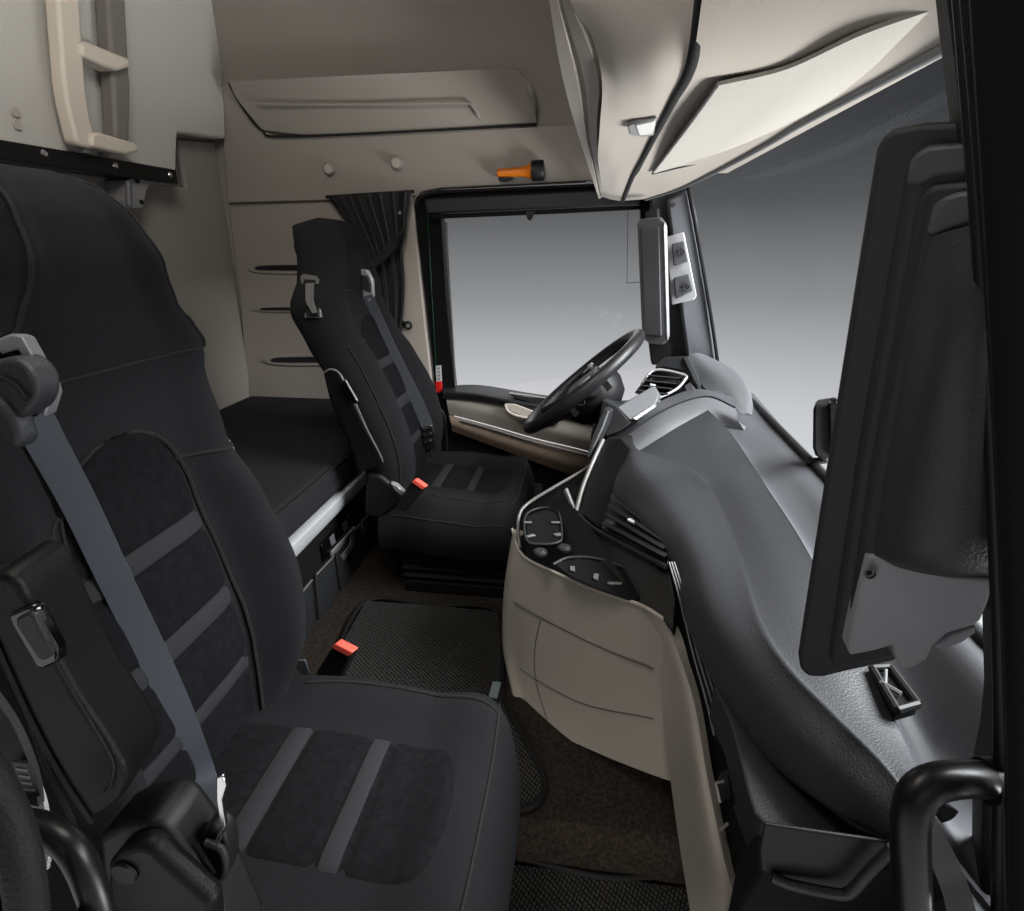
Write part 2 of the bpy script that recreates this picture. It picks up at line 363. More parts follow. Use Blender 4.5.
prism('door_lower', pl([(436, 398), (446, 398), (452, 425), (640, 490), (660, 640), (420, 640), (430, 470)], 2.30), (0, .06, 0), 'black_matt', dr)
tube('door_cable', p3([(433, 408, 2.28), (440, 409, 2.27), (445, 420, 2.27), (447, 450, 2.27)]), .006, 'black', dr, 8, 16)
# emergency label
hm = thing('warning_label', P(438.5, 394, y=2.288), 'small white and red warning tag on the black far door pillar', 'label')
hl = prism('label_plate', pl([(435.7, 366), (441, 365.5), (441.8, 381), (436.4, 381.5)], 2.29), (0, .004, 0), 'label', hm)
for k in range(4):
    c = P(438.6+k*.15, 368.2+k*3.5, y=2.2885); mk = MB()
    for dx_, dz_ in ((-.004, 0), (.003, .001), (0, -.003)): mk.add(*box_vf(c+V3((dx_, 0, dz_)), .002 if dz_ > -.002 else .007, .001, .007 if dz_ > -.002 else .002))
    mk.out('printed_mark', 'seam', hl)
prism('red_end', pl([(435.2, 382), (441.8, 381.5), (442.3, 391), (439.5, 393.5), (436, 392)], 2.286), (0, .006, 0), 'red', hm, .002)
# ------------------------------------------------------------------ roller blind
rb = thing('roller_blind', P(540, 215, y=2.26), 'black rolled-up window blind along the top of the far door window', 'blind')
prism('cassette', pl([(424, 199), (560, 192), (640, 188), (640, 204.5), (560, 208), (427, 214)], 2.25), (0, .04, 0), 'blind', rb, .006)
prism('hem_bar', pl([(429, 215), (560, 209), (648, 205), (648, 209), (560, 213.5), (430, 219)], 2.255), (0, .02, 0), 'black_matt', rb, .002)
prism('pull_tab', pl([(525, 211), (535, 210.5), (533.5, 217), (531, 220.5), (528.5, 220.5), (526.5, 217)], 2.25), (0, .012, 0), 'black', rb, .002)
tube('side_cord', pl([(628, 209), (627.5, 245), (627, 283)], 2.2), .0009, 'black_matt', rb, 6)
tube('cord_wire', pl([(627, 283), (641, 282)], 2.2), .0012, 'black_matt', rb, 6)
# ------------------------------------------------------------------ far A-pillar
ap = struct(prism('trim_5', p3([(650, 192, 2.2), (690, 186, 2.2), (697, 215, 2.2), (718, 363, 2.16), (700, 364, 2.16), (672, 364, 2.2), (655, 270, 2.2)]), (.0, .05, 0), 'dash_dk', bev=.006))
pr = struct(prism('trim_6', p3([(667, 200, 2.17), (688, 190, 2.17), (708, 300, 2.14), (716, 362, 2.13), (688, 362, 2.14), (680, 300, 2.15)]), (0, .04, 0), 'pillar', bev=.008))
disc('pillar_cap', P(673, 205, y=2.168), (0, -1, 0), .008, .003, 'dash_dk', pr)
tube('screen_edge', p3([(688, 188, 2.16), (697, 235, 2.15), (710, 310, 2.13), (718, 364, 2.12)]), .006, 'black_matt', pr, 8, 20)
hp = thing('pillar_plate', P(684, 300, y=2.13), 'light grey mounting plate with two hooks on the far windscreen pillar', 'bracket plate')
prism('plate', p3([(666, 237, 2.13), (684, 232, 2.13), (697, 296, 2.11), (694, 300, 2.11), (672, 305, 2.12)]), (0, .012, 0), 'silver', hp, .003)
for a in ([(672, 244), (684, 241), (688, 262), (674, 266)], [(674, 278), (689, 274), (693, 291), (676, 299)]):
    q = prism('plate_pad', pl(a, 2.105), (0, .012, 0), 'dash', hp, .003)
for a in ((681, 252), (686, 287)):
    build('hook_ring', *ring_vf(P(a[0], a[1], y=2.098), (0, 1, 0), .010, .003), 'black', hp)
# ------------------------------------------------------------------ windscreen
def hx(y): return .30-.10*((y-1.25)/1.0)**2            # header line of the windscreen in plan
def bx(y): return .475-.03*((y-1.15)/.95)**2
rows = []
for k in range(9):
    z = .69+(1.32-.69)*k/8; w = k/8
    rows.append([V3((bx(y)*(1-w)+(hx(y)+.02)*w, y, z)) for y in [.3+.225*i for i in range(9)]])
struct(patch('window_2', rows, 'glass', None, 12, 20, .005))
# ------------------------------------------------------------------ sleeping area
mt = thing('bunk_mattress', (-1.12, 1.3, .43), 'dark grey bunk mattress behind the seats', 'mattress')
mm = box('mattress_cover', (-1.105, 1.31, .4805), .73, 1.94, .098, 'mattress', mt, .028, seg=4)
tube('piping', [V3((-.741, y, .527)) for y in (.4, 1.2, 2.2)], .003, 'seam', mt, 6, 8)
bb = thing('bunk_locker', (-1.1, 1.3, .1), 'black bunk base with aluminium edge strip and built-in lockers below the mattress', 'bunk base')
box('carcass', (-1.12, 1.29, .24), .70, 1.98, .28, 'black_matt', bb, .004)
prism('edge_strip', [V3((-.765, .3, .372)), V3((-.748, .3, .372)), V3((-.735, .3, .395)), V3((-.735, .3, .425)), V3((-.75, .3, .43)), V3((-.765, .3, .43))], (0, 1.97, 0), 'alu', bb, .003)
def fp(pts, x): return [P(a, b, x=x) for a, b in pts]
for a in ([(298, 597), (312, 580), (318, 640), (300, 680)], [(316, 575), (334, 556), (340, 600), (322, 640)], [(336, 552), (368, 515), (370, 575), (344, 603)]):
    lk = prism('locker_front', fp(a, -.762), (-.012, 0, 0), 'dash_dk', bb, .003)
    tube('front_edge', fp(a[:2], -.761), .003, 'silver_dk', lk, 6)
cp = prism('control_panel', fp([(322, 545), (352, 512), (355, 530), (325, 562)], -.76), (-.01, 0, 0), 'gloss', bb, .003)
prism('control_switch', fp([(330, 538), (334, 533.5), (336, 542), (332, 546)], -.757), (-.006, 0, 0), 'greyp', cp, .001)
prism('control_switch', fp([(343, 525), (347, 520.5), (348.5, 528), (344.5, 532)], -.757), (-.006, 0, 0), 'greyp', cp, .001)
hd = prism('handle', fp([(331, 552), (355, 526), (355, 546), (344, 561), (342, 556), (351, 544), (351, 536), (332, 557)], -.756), (-.01, 0, 0), 'greyp', bb, .002)
tube('handle_trim', fp([(331, 552), (354, 527.5)], -.755), .003, 'silver', hd, 6)
disc('round_socket', P(363, 528, x=-.752), (1, 0, 0), .016, .008, 'greyp', bb)
build('socket_rim', *ring_vf(P(363, 528, x=-.742), (1, 0, 0), .017, .003), 'black', bb)
# upper bunk, folded against the rear wall
ub = thing('upper_bunk', (-1.40, 1.2, 1.34), 'pale grey folded upper bunk panel on the rear wall behind the ladder', 'bunk')
ubo = [V3((-1.40, .25, 1.36)), V3((-1.40, .25, 2.08)), P(221, -60, x=-1.40), P(223, 60, x=-1.40), P(226, 139, x=-1.40), P(178, 133, x=-1.40), P(176, 172, x=-1.40)]
ubo[-1].z = 1.36
prism('bunk_panel', ubo, (-.06, 0, 0), 'bunk_fabric', ub, .01, 3)
yr = P(175, 178, x=-1.385).y
rl = box('rail', (-1.39, (.25+yr)/2, 1.352), .03, yr-.25, .042, 'black', ub, .003)
for a in ((44, 153.5), (115, 165.5), (170, 175)):
    disc('rail_screw', P(a[0], a[1], x=-1.374), (1, 0, 0), .009, .005, 'chrome', rl, .006, k=14)
for a in ((15, 112), (17, 125)): disc('cover_cap', P(a[0], a[1], x=-1.398), (1, 0, 0), .013, .004, 'pale', ub, .011, k=18)
bk = thing('bunk_bracket', P(140, 210, x=-1.43), 'grey plastic hinge bracket under the end of the black bunk rail', 'bracket')
prism('bracket_body', [P(a, b, x=-1.40) for a, b in ((126, 180), (138, 176), (172, 182), (172, 185), (152, 184), (147, 190), (143, 208), (130, 209), (126, 200))], (-.075, 0, 0), 'silver', bk, .003)
for a in ((137, 181), (141, 202)): disc('bracket_bolt', P(a[0], a[1], x=-1.398), (1, 0, 0), .007, .004, 'black', bk, k=12)
tube('bracket_lever', [P(128, 182, x=-1.385), P(129, 206, x=-1.385)], .008, 'greyp', bk, 8)
# ladder
ld = thing('bunk_ladder', P(100, 150, x=-1.34), 'cream folding ladder clipped flat to the folded upper bunk', 'ladder')
X1 = -1.333
sl = [P(a, b, x=X1) for a, b in ((57, -40), (58, 0), (64, 80), (68, 105), (77, 142), (82, 147), (96, 150), (97, 140), (91, 120), (87, 95), (85, 70), (80, 0), (79, -40))]
prism('stile', sl, (-.04, 0, 0), 'ladder', ld, .012, 3)
sr = [P(a, b, x=X1-.01) for a, b in ((107, -40), (108, 0), (114, 90), (116, 138), (130, 143), (131, 90), (126, 0), (125, -40))]
prism('stile', sr, (-.045, 0, 0), 'ladder_shade', ld, .01, 3)
for a in ([(81, 43), (86, 41), (129, 58), (131, 67), (118, 71), (104, 66), (83, 56)], [(92, 134), (100, 132), (137, 143), (140, 152), (126, 155), (104, 150), (93, 147)]):
    prism('rung', [P(q[0], q[1], x=X1+.012) for q in a], (-.06, 0, 0), 'ladder', ld, .008, 3)
for a in ((84, 151), (103, 154)):
    c = P(a[0], a[1], x=X1-.02); box('clip', c, .02, .02, .012, 'silver_dk', ld, .002)
# ------------------------------------------------------------------ small things on the side wall
for i, (a, b) in enumerate(((330, 169), (397, 163))):
    k = thing('coat_hook', P(a, b, y=2.3), ('round beige coat knob nearer the folded bunk', 'round beige coat knob above the curtain, nearer the torch')[i], 'coat hook', 'coat knobs on the side wall')
    disc('hook_base', P(a, b, y=2.3), (0, -1, 0), .026, .012, 'greige', k, .022, .003, 24)
    disc('hook_knob', P(a, b+.5, y=2.288), (0, -1, 0), .016, .02, 'pale', k, .018, .004, 24)
fl_ = thing('flashlight', P(520, 178, y=2.25), 'orange and black torch clipped on the wall above the door window', 'flashlight')
def lathe(name, p0, ax, prof, m, parent, k=24):
    ax = V3(ax).normalized(); u = ax.orthogonal().normalized(); v = ax.cross(u); V = []; F = []
    for (t, r) in prof:
        for j in range(k):
            a = 2*math.pi*j/k; V.append(p0+ax*t+u*(r*math.cos(a))+v*(r*math.sin(a)))
    n = len(prof)
    for i in range(n-1):
        for j in range(k): F.append([i*k+j, i*k+(j+1) % k, (i+1)*k+(j+1) % k, (i+1)*k+j])
    F += [list(range(k-1, -1, -1)), list(range((n-1)*k, n*k))]
    return build(name, V, F, m, parent, True, 40)
p0 = P(497, 173.5, y=2.262); p1 = P(544, 170, y=2.262); L = (p1-p0).length; ax = (p1-p0)
lathe('flashlight_body', p0, ax, [(0, .010), (.004, .0145), (L*.45, .015), (L*.6, .018), (L*.74, .028)], 'orange', fl_)
lathe('flashlight_head', p0, ax, [(L*.74, .029), (L*.745, .033), (L*.97, .034), (L, .031)], 'black', fl_)
prism('clip', p3([(498, 177, 2.25), (514, 178, 2.25), (505, 181, 2.25), (499, 181, 2.25)]), (0, .03, 0), 'black', fl_, .002)
box('wall_holder', P(521, 172, y=2.292), .06, .016, .03, 'black', fl_, .003)
# curtain
ct_ = thing('curtain', P(385, 345, y=2.24), 'gathered black privacy curtain tied back beside the far door', 'curtain')
Lp = [P(a, b, y=2.25) for a, b in ((328, 197), (340, 215), (356, 240), (366, 262), (371, 290), (376, 325), (384, 355), (392, 384))]
Rp = [P(a, b, y=2.25) for a, b in ((412, 192), (409, 212), (406, 235), (403, 252), (405, 280), (404, 308), (401, 340), (404, 384))]
G = []
for i in range(40):
    u = i/39; a, b = cr1(Lp, u), cr1(Rp, u); row = []
    for j in range(90):
        v = j/89; q = a.lerp(b, v); q.y += .016*math.sin(v*52+2.2*math.sin(u*3+v*4))*(.6+.4*math.cos(u*5))-.012*math.sin(v*math.pi)+.006*math.sin(v*23+1); row.append(q)
    G.append(row)
v_, f_, _ = grid_shell(G, .004); build('curtain_cloth', v_, f_, 'curtain', ct_, True, 60)
tp = curve(p3([(367, 268, 2.20), (380, 258, 2.19), (395, 242, 2.19), (403, 228, 2.21)]), 14)
build('tie_strap', *ribbon_vf(tp, V3((-.5, 0, -.8)), .035, .004), 'webbing_dk', ct_)
disc('strap_stud', P(400, 213, y=2.2), (0, -1, 0), .006, .004, 'chrome', ct_, k=12)
tube('curtain_rail', p3([(326, 197, 2.265), (414, 191.5, 2.265)]), .006, 'black', ct_, 8)
hk = thing('belt_hook', P(405, 326, y=2.27), 'black loop hook on the door pillar beside the curtain', 'hook')
prism('hook_tab', p3([(394, 319, 2.272), (404, 321, 2.272), (404, 327, 2.272), (394, 325, 2.272)]), (0, .012, 0), 'black', hk, .002)
build('hook_loop', *ring_vf(P(408, 325.5, y=2.268), (0, 1, 0), .013, .005), 'black', hk)
# ------------------------------------------------------------------ floor mats
def matobj(name, pts, z, label):
    t = thing(name, (sum(p.x for p in pts)/len(pts), sum(p.y for p in pts)/len(pts), z), label, 'floor mat')
    prism('mat_weave', pts, (0, 0, -.008), 'weave', t)
    tube('mat_binding', [p+V3((0, 0, -.002)) for p in pts], .007, 'rubber', t, 8, 90, True)
    return t
m1 = [P(a, b, z=.112) for a, b in ((366, 601), (430, 605), (498, 612), (503, 690), (520, 732), (540, 768), (545, 785), (539, 801), (520, 809), (470, 815), (330, 790), (290, 740), (330, 665))]
fm = matobj('floor_mat', m1, .104, 'black and grey woven mat on the raised floor between the seats')
c = P(495, 690, z=.116); ux = (P(497.5, 683, z=.116)-P(493, 700, z=.116)).normalized()
tg = box('name_tag', c, .055, .022, .004, 'tag', fm, .001, (ux, ux.cross(ZAX)*-1, ZAX))
m2 = [V3((-.42, .30, .018)), V3((-.42, .776, .018)), P(600, 868, z=.018), P(688, 874, z=.018)+V3((.06, 0, 0)), V3((.16, .3, .018))]
m2[2].y = m2[3].y = .776
matobj('floor_mat', m2, .01, 'black and grey woven mat low in the passenger footwell at the bottom edge')
# ================================================================== OVERHEAD CONSOLE
oc = thing('overhead_console', (.1, 1.3, 1.3), 'pale grey overhead console above the windscreen with reading lamp and visor panel', 'overhead console')
rows = [p3([(556, -70, .72), (600, -70, .69), (650, -70, .67), (703, -70, .65)]),
        p3([(570, 0, .71), (602, 0, .68), (650, 0, .66), (698, 0, .645)]),
        p3([(592, 38, .76), (614, 56, .725), (650, 69, .70), (688, 66, .69)]),
        p3([(602, 82, .82), (625, 94, .83), (650, 99, .84), (671, 99, .86)]),
        p3([(600, 125, 1.02), (615, 129, 1.05), (635, 131, 1.07), (654, 131, 1.08)]),
        p3([(598, 157, 1.32), (610, 159, 1.33), (625, 160, 1.35), (639, 160, 1.35)]),
        p3([(600, 175, 1.66), (608, 176, 1.66), (618, 177, 1.65), (630, 176, 1.63)]),
        p3([(603, 197, 2.2), (609, 199, 2.2), (614, 200, 2.2), (620, 201, 2.2)])]
patch('lamp_panel', rows, 'pale', oc, 50, 24, .02)
patch('end_panel', [[V3((q.x, q.y+.03, 2.06)) for q in rows[0]], rows[0]], 'pale', oc, 4, 24, .02)
sk = [(703, -70, .65), (698, 0, .645), (688, 66, .69), (671, 99, .86), (654, 131, 1.08), (639, 160, 1.35), (630, 176, 1.63), (620, 201, 2.2)]
tube('panel_gap', [P(a+3, b, y=c*1.0) for a, b, c in sk], .006, 'seam', oc, 8, 60)
hdr = [(1040, -5, .42), (985, 26, .49), (905, 68, .66), (858, 93, .80), (800, 124, 1.0), (765, 145, 1.17), (722, 168, 1.45), (680, 188, 1.94), (646, 199, 2.2)]
sm_ = [(720, -120, .50), (706, -30, .58), (692, 66, .69), (682, 85, .78), (664, 118, .98), (652, 140, 1.15), (640, 170, 1.5), (628, 186, 1.9), (621, 201, 2.2)]
rows = []
for a, b in zip(sm_, hdr):
    A, B = P(a[0], a[1], y=a[2]), P(b[0], b[1], y=b[2]); k = sm(1.9, 1.3, a[2])
    m1_ = A.lerp(B, .3); m2_ = A.lerp(B, .7); m1_.z += .004*k; m2_.z += .006*k
    rows.append([A, m1_, m2_, B])
patch('windscreen_header', rows, 'pale', oc, 50, 24, .02)
patch('end_panel', [[V3((q.x, q.y+.03, 2.06)) for q in rows[0]], rows[0]], 'pale', oc, 4, 24, .02)
rows = [p3([(652, 174, 1.55), (680, 167, 1.5), (710, 161, 1.45), (738, 154, 1.38)]),
        p3([(684, 132, 1.0), (730, 124, .97), (775, 117, .93), (820, 108, .91)]),
        p3([(717, 86, .75), (785, 70, .69), (860, 36, .585), (945, 6, .505)])]
for r in rows:
    for q in r: q -= (q-EYE)*.012
vp = patch('sun_visor_panel', rows, 'visor', oc, 24, 24, .004)
tube('visor_edge', [rows[0][0], rows[1][0], rows[2][0]], .002, 'greyp', vp, 6, 20)
tube('visor_edge', [rows[0][0].lerp(rows[0][3], t) for t in (0, .5, 1)], .002, 'greyp', vp, 6, 12)
tube('header_edge', p3(hdr), .006, 'greyp', oc, 8, 60)
lm = prism('reading_lamp', p3([(627, 126, .98), (636, 122, .965), (657, 119.5, .95), (654, 136, 1.03), (640, 137.5, 1.03), (629, 135, 1.02)]), (0, .01, .01), 'silver', oc, .003)
prism('lamp_lens', p3([(635, 125.5, .97), (655.5, 121.5, .955), (652.5, 134.5, 1.02), (639, 136, 1.02)]), (0, .004, .006), 'lamp', lm, .002)
o_ = [(540, -70, .74), (549, 0, .74), (565, 88, .96), (583, 150, 1.42), (599, 199, 2.2)]
i_ = [(556, -70, .725), (570, 0, .715), (598, 78, .84), (597, 140, 1.2), (603, 197, 2.2)]
O, I = curve(p3(o_), 40), curve(p3(i_), 40)
def strip(name, a, b, m, push, th):
    G = [[O[k].lerp(I[k], a), O[k].lerp(I[k], (a+b)/2), O[k].lerp(I[k], b)] for k in range(40)]
    for r in G:
        for q in r: q += (q-EYE)*push
    v, f, _ = grid_shell(G, th); return build(name, v, f, m, oc, True, 50)
strip('locker_ledge', 0, .42, 'pale', 0, .012); strip('locker_recess', .3, .75, 'greige_dk', .02, .02); strip('locker_ledge', .62, 1.0, 'greige', 0, .012)
prism('ledge_stop', p3([(564, 84, .955), (572, 84, .95), (575, 94, 1.0), (568, 96, 1.01)]), (0, .02, .01), 'pale', oc, .003)
prism('ledge_gap_dark', p3([(592, 30, .75), (595, 50, .79), (596, 62, .80), (593, 46, .79)]), (0, .01, .01), 'seam', oc, 0)  # dark sliver added to stand for the gap between the ledges
# locker bodies above the edge of the frame
prism('locker_body', [V3((.0, .75, 1.36)), V3((.38, .75, 1.36)), V3((.38, .75, 2.05)), V3((-.06, .75, 2.05))], (0, 1.5, 0), 'greige', oc, .02)
# ================================================================== DASHBOARD
da = thing('dashboard', (.25, 1.2, .1), 'black leather-grained dashboard with beige knee panel under the windscreen', 'dashboard')
S = [[(624, 456, 1.445), (640, 450, 1.45), (708, 410, 1.546)],
     [(613, 492, 1.28), (688, 469, 1.215), (730, 432, 1.39)],
     [(640, 520, 1.10), (714, 497, 1.085), (766, 486, 1.075)],
     [(668, 555, .95), (737, 552, .875), (800, 538, .881)],
     [(685, 620, .80), (757, 617, .70), (837, 607, .714)],
     [(713, 682, .68), (785, 664, .605), (870, 668, .612)],
     [(760, 752, .56), (835, 716, .525), (898, 726, .535)],
     [(822, 803, .475), (882, 763, .465), (919, 769, .475)],
     [(884, 838, .42), (918, 812, .412), (932, 797, .42)]]
rows = []
for r in S:
    D_, C_, B_ = p3(r); k = (C_-D_).length
    c1 = D_.lerp(C_, .5)+V3((-.10*k, 0, .10*k)); c0 = D_.lerp(c1, .35)+V3((-.05*k, 0, .0))
    rows.append([D_+V3((.035, 0, -.03)), D_+V3((.012, 0, -.008)), D_, c0, c1, C_.lerp(c1, .22), C_, C_.lerp(B_, .10), C_.lerp(B_, .5)+V3((0, 0, .003)), B_.lerp(C_, .07), B_])
patch('top_pad', rows, 'dash', da, 70, 90, .02, 75)
# deck between the pad and the glass
B_ = [q[-1] for q in [p3(r) for r in S]]
rows = []
for i, b in enumerate(B_):
    w = .345 if i < 8 else .36
    yb = b.y
    rows.append([b+V3((-.004, 0, -.004)), b+V3((.012, 0, -.022)), b+V3((.03, 0, -.034)), V3((.40, yb, b.z-.026)), V3((.435, yb, .705-.012*max(0, (.6-yb))*4)), V3((.475, yb, .708)), V3((.50, yb, .70))])
r9 = [q+V3((0, -.07, -.01)) for q in rows[-1]]; rows.append(r9); rows.append([q+V3((-.01, -.05, -.03)) for q in r9])
r_1 = [q+V3((0, .3, .01)) for q in rows[0]]; rows.insert(0, r_1)
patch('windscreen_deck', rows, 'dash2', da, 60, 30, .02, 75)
tube('windscreen_seal', [V3((.470, y, .712)) for y in (1.75, 1.3, .9, .6, .35)], .009, 'rubber', da, 8, 30)
# socket frame let into the deck
sp = [P(a, b, z=.675) for a, b in ((873, 669), (890, 668), (917, 701), (915, 707), (893, 711))]
sk_ = thing('deck_socket', sp[0], 'small open black tray frame set into the dashboard top below the screen', 'tray')
mb = MB(); c4 = [P(a, b, z=.682) for a, b in ((872, 668), (890, 667), (918, 704), (897, 710))]
for k in range(4): mb.add(*tube_vf([c4[k], c4[(k+1) % 4]], .0045, 8))
mb.out('tray_rim', 'black', sk_)
prism('tray_floor', [q+V3((0, 0, -.003)) for q in c4], (0, 0, -.012), 'black_matt', sk_)
mb = MB(); mb.add(*tube_vf([P(880, 682, z=.684), P(901, 694, z=.684)], .003, 6)); mb.add(*tube_vf([P(886, 670, z=.684), P(885, 690, z=.684)], .002, 6)); mb.out('tray_rib', 'greyp', sk_)
# pale band and instrument-side top
ra = p3([(606, 436, 1.62), (640, 413, 1.68), (670, 397, 1.74), (700, 389, 1.78), (735, 398, 1.70)])
rb_ = p3([(624, 438, 1.53), (648, 420, 1.57), (678, 404, 1.62), (708, 397, 1.64), (735, 408, 1.58)])
rc = p3([(633, 450, 1.455), (662, 427, 1.50), (690, 415, 1.535), (712, 410.5, 1.55), (738, 420, 1.50)])
rd = [q+V3((.02, -.03, -.03)) for q in rc]
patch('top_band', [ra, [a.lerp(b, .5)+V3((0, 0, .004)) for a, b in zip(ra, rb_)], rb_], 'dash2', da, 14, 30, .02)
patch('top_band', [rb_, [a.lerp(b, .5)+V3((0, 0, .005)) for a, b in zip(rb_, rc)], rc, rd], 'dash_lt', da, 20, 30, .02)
tube('band_gap', [q+V3((0, -.002, .002)) for q in rb_], .0025, 'seam', da, 6, 40)
# far hood in front of the driver's corner
rows = [p3([(686, 357, 2.12), (698, 380, 2.0), (712, 394, 1.85), (730, 404, 1.70), (742, 414, 1.6)]),
        p3([(696, 353, 2.12), (712, 370, 2.0), (728, 385, 1.86), (742, 400, 1.70), (750, 414, 1.6)]),
        p3([(706, 355, 2.14), (728, 367, 2.02), (742, 380, 1.88), (751, 399, 1.72), (757, 421, 1.6)]),
        p3([(712, 358, 2.18), (735, 372, 2.05), (748, 388, 1.9), (756, 404, 1.75), (762, 424, 1.62)])]
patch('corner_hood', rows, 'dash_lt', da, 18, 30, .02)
prism('corner_fill', p3([(655, 366, 2.1), (665, 357, 2.12), (690, 356, 2.12), (700, 380, 2.0), (715, 398, 1.85), (705, 405, 1.8), (660, 402, 2.0)]), (.03, .12, -.02), 'dash_dk', da, .006)
prism('corner_rim', p3([(683, 358, 2.09), (688, 357, 2.09), (699, 379, 1.98), (702, 392, 1.93), (698, 388, 1.94)]), (.005, .02, 0), 'dash', da, .003)
# far air vent
fv = prism('side_vent', p3([(634, 393, 1.95), (646, 377, 2.0), (656, 369, 2.02), (684, 374, 2.0), (687, 380, 1.98), (680, 390, 1.95), (655, 401, 1.9)]), (.03, .06, 0), 'gloss', da, .003)
tube('vent_trim', p3([(642, 384, 1.96), (655, 370, 2.0), (684, 375, 1.98), (684, 381, 1.96), (675, 390, 1.93), (656, 399, 1.9)]), .005, 'silver', fv, 8, 36)
for k in range(4):
    a, b = P(648-k*3.2, 376+k*5, y=1.965-.012*k), P(680-k*4, 379+k*5.2, y=1.95-.012*k)
    build('vent_slat', *ribbon_vf([a, b], V3((.3, -.8, .3)), .03, .004), 'dash_dk', fv)
prism('vent_tab', p3([(650, 384, 1.93), (656, 385, 1.93), (655, 388, 1.93), (650, 387, 1.93)]), (0, .01, 0), 'white', fv, .001)
# driver display slab
ds = prism('display_hood', p3([(617, 407, 1.58), (653, 386, 1.66), (659, 396, 1.62), (656, 404, 1.6), (634, 420, 1.54), (629, 420, 1.54)]), (.012, .05, -.012), 'dash_lt', da, .004)
prism('display_body', p3([(602, 400, 1.60), (617, 406, 1.575), (629, 421, 1.535), (634, 421, 1.535), (622, 430, 1.52), (606, 437, 1.52), (598, 420, 1.58)]), (.02, .12, -.02), 'dash_dk', da, .005)
prism('hood_lip', p3([(632, 418, 1.53), (655, 403.5, 1.59), (656, 407, 1.585), (636, 420.5, 1.525)]), (.006, .03, -.008), 'silver', da, .003)
prism('display_arm', p3([(603, 408, 1.56), (609, 411, 1.55), (603, 428, 1.51), (589, 459, 1.45), (586, 457, 1.45), (592, 438, 1.50)]), (.02, .04, 0), 'dash_dk', da, .004)
# centre fascia, vent and console
fa = prism('centre_fascia', p3([(606, 437, 1.50), (622, 436, 1.49), (633, 450, 1.44), (613, 491, 1.275), (599, 531, 1.23), (577, 513, 1.32), (584, 487, 1.38), (594, 460, 1.44)]), (.05, .05, -.01), 'black', da, .008, 3)
tube('fascia_trim', p3([(603, 440, 1.495), (594, 459, 1.435), (583, 486, 1.375), (576, 511, 1.315)]), .006, 'silver_dk', da, 8, 24)
prism('fascia_bracket', p3([(563, 491, 1.34), (566, 488, 1.345), (573, 506, 1.315), (574, 513, 1.31), (571, 510, 1.32)]), (.004, .01, 0), 'silver_dk', da, .003)
tube('fascia_edge', p3([(575, 513, 1.30), (598, 531, 1.215), (666, 567, .92)]), .005, 'dash_dk', da, 8, 20)
cv = prism('centre_vent', p3([(612, 490, 1.285), (640, 505, 1.19), (660, 527, 1.04), (669, 552, .95), (667, 567, .92), (600, 532, 1.225)]), (.05, .05, -.02), 'gloss', da, .004)
for k in range(4):
    t = (k+.6)/4.6
    a, b = P(613, 491, y=1.27).lerp(P(600, 531, y=1.21), t), P(662, 528, y=1.03).lerp(P(667, 564, y=.915), t)
    build('vent_slat', *ribbon_vf([a+V3((0, -.001, 0)), b+V3((0, -.001, 0))], V3((-.7, -.5, -.3)), .009, .003), 'dash_dk', cv)
prism('vent_tab', p3([(627, 519.5, 1.12), (635, 523, 1.10), (635.5, 525, 1.10), (627.5, 521.5, 1.12)]), (.005, .01, 0), 'white', cv, .001)
deck = p3([(521, 515, 1.33), (530, 503, 1.37), (556, 487, 1.41), (585, 470, 1.46), (600, 500, 1.36), (600, 532, 1.24), (668, 566, .93), (675, 600, .87), (672, 632, .85), (662, 618, .885), (640, 606, .945), (600, 592, 1.03), (560, 576, 1.13), (530, 563, 1.215), (521, 551, 1.25), (517, 535, 1.29)])
cd = prism('console_deck', deck, (.02, .03, -.05), 'console', da, .003)
tube('deck_trim', p3([(520, 548, 1.245), (518, 530, 1.285), (520, 513, 1.325), (530, 502, 1.36), (556, 486, 1.40), (585, 469, 1.45), (603, 455, 1.50)]), .0042, 'silver_dk', da, 8, 40)
def dk(px, py):                                # a point on the console deck
    A, B, C = P(521, 515, y=1.33), P(600, 532, y=1.24), P(640, 606, y=.945)
    n = (B-A).cross(C-A); d = P(px, py, y=1)-EYE; t = (A-EYE).dot(n)/d.dot(n); return EYE+d*t
nd = (P(600, 532, y=1.24)-P(521, 515, y=1.33)).cross(P(640, 606, y=.945)-P(521, 515, y=1.33)).normalized()
if nd.z < 0: nd = -nd
def onk(pts, h=.004): return [dk(a, b)+nd*h for a, b in pts]
ch = prism('cup_holder', onk([(526, 520), (545, 513), (558, 516), (562, 540), (562, 546), (545, 549), (527, 547)]), nd*.006, 'black_matt', cd, .002)
tube('holder_rim', onk([(526, 520), (542, 512), (558, 516), (562, 540), (558, 547), (543, 549), (527, 545)], .012), .003, 'dash_dk', ch, 8, 40, True)
for a in ([(524, 527), (532, 527), (532, 528.4), (524, 528.4)], [(551, 527), (560, 527), (560, 528.6), (551, 528.4)], [(526, 542), (533, 539.5), (536, 541), (528, 543)], [(553, 539.5), (561, 538.5), (561, 541), (556, 541.5)]):
    prism('holder_finger', onk(a, .012), nd*.004, 'silver_dk', ch, .001)
for a in ((540, 554), (564, 550)):
    c = dk(*a); kn = disc('rotary_knob', c, nd, .018, .009, 'black', da, .016, .002)
    disc('knob_cap', c+nd*.009, nd, .012, .0015, 'dash_dk', kn, .010)
tr_ = prism('deck_tray', onk([(553, 565), (580, 560), (610, 566), (640, 578), (651, 590), (648, 600), (630, 602), (600, 591), (570, 578)], .001), nd*.004, 'black_matt', cd, .002)
tube('tray_lip', onk([(553, 567), (570, 560), (600, 562), (640, 577), (651, 592), (645, 602)], .006), .004, 'dash_dk', tr_, 8, 40)
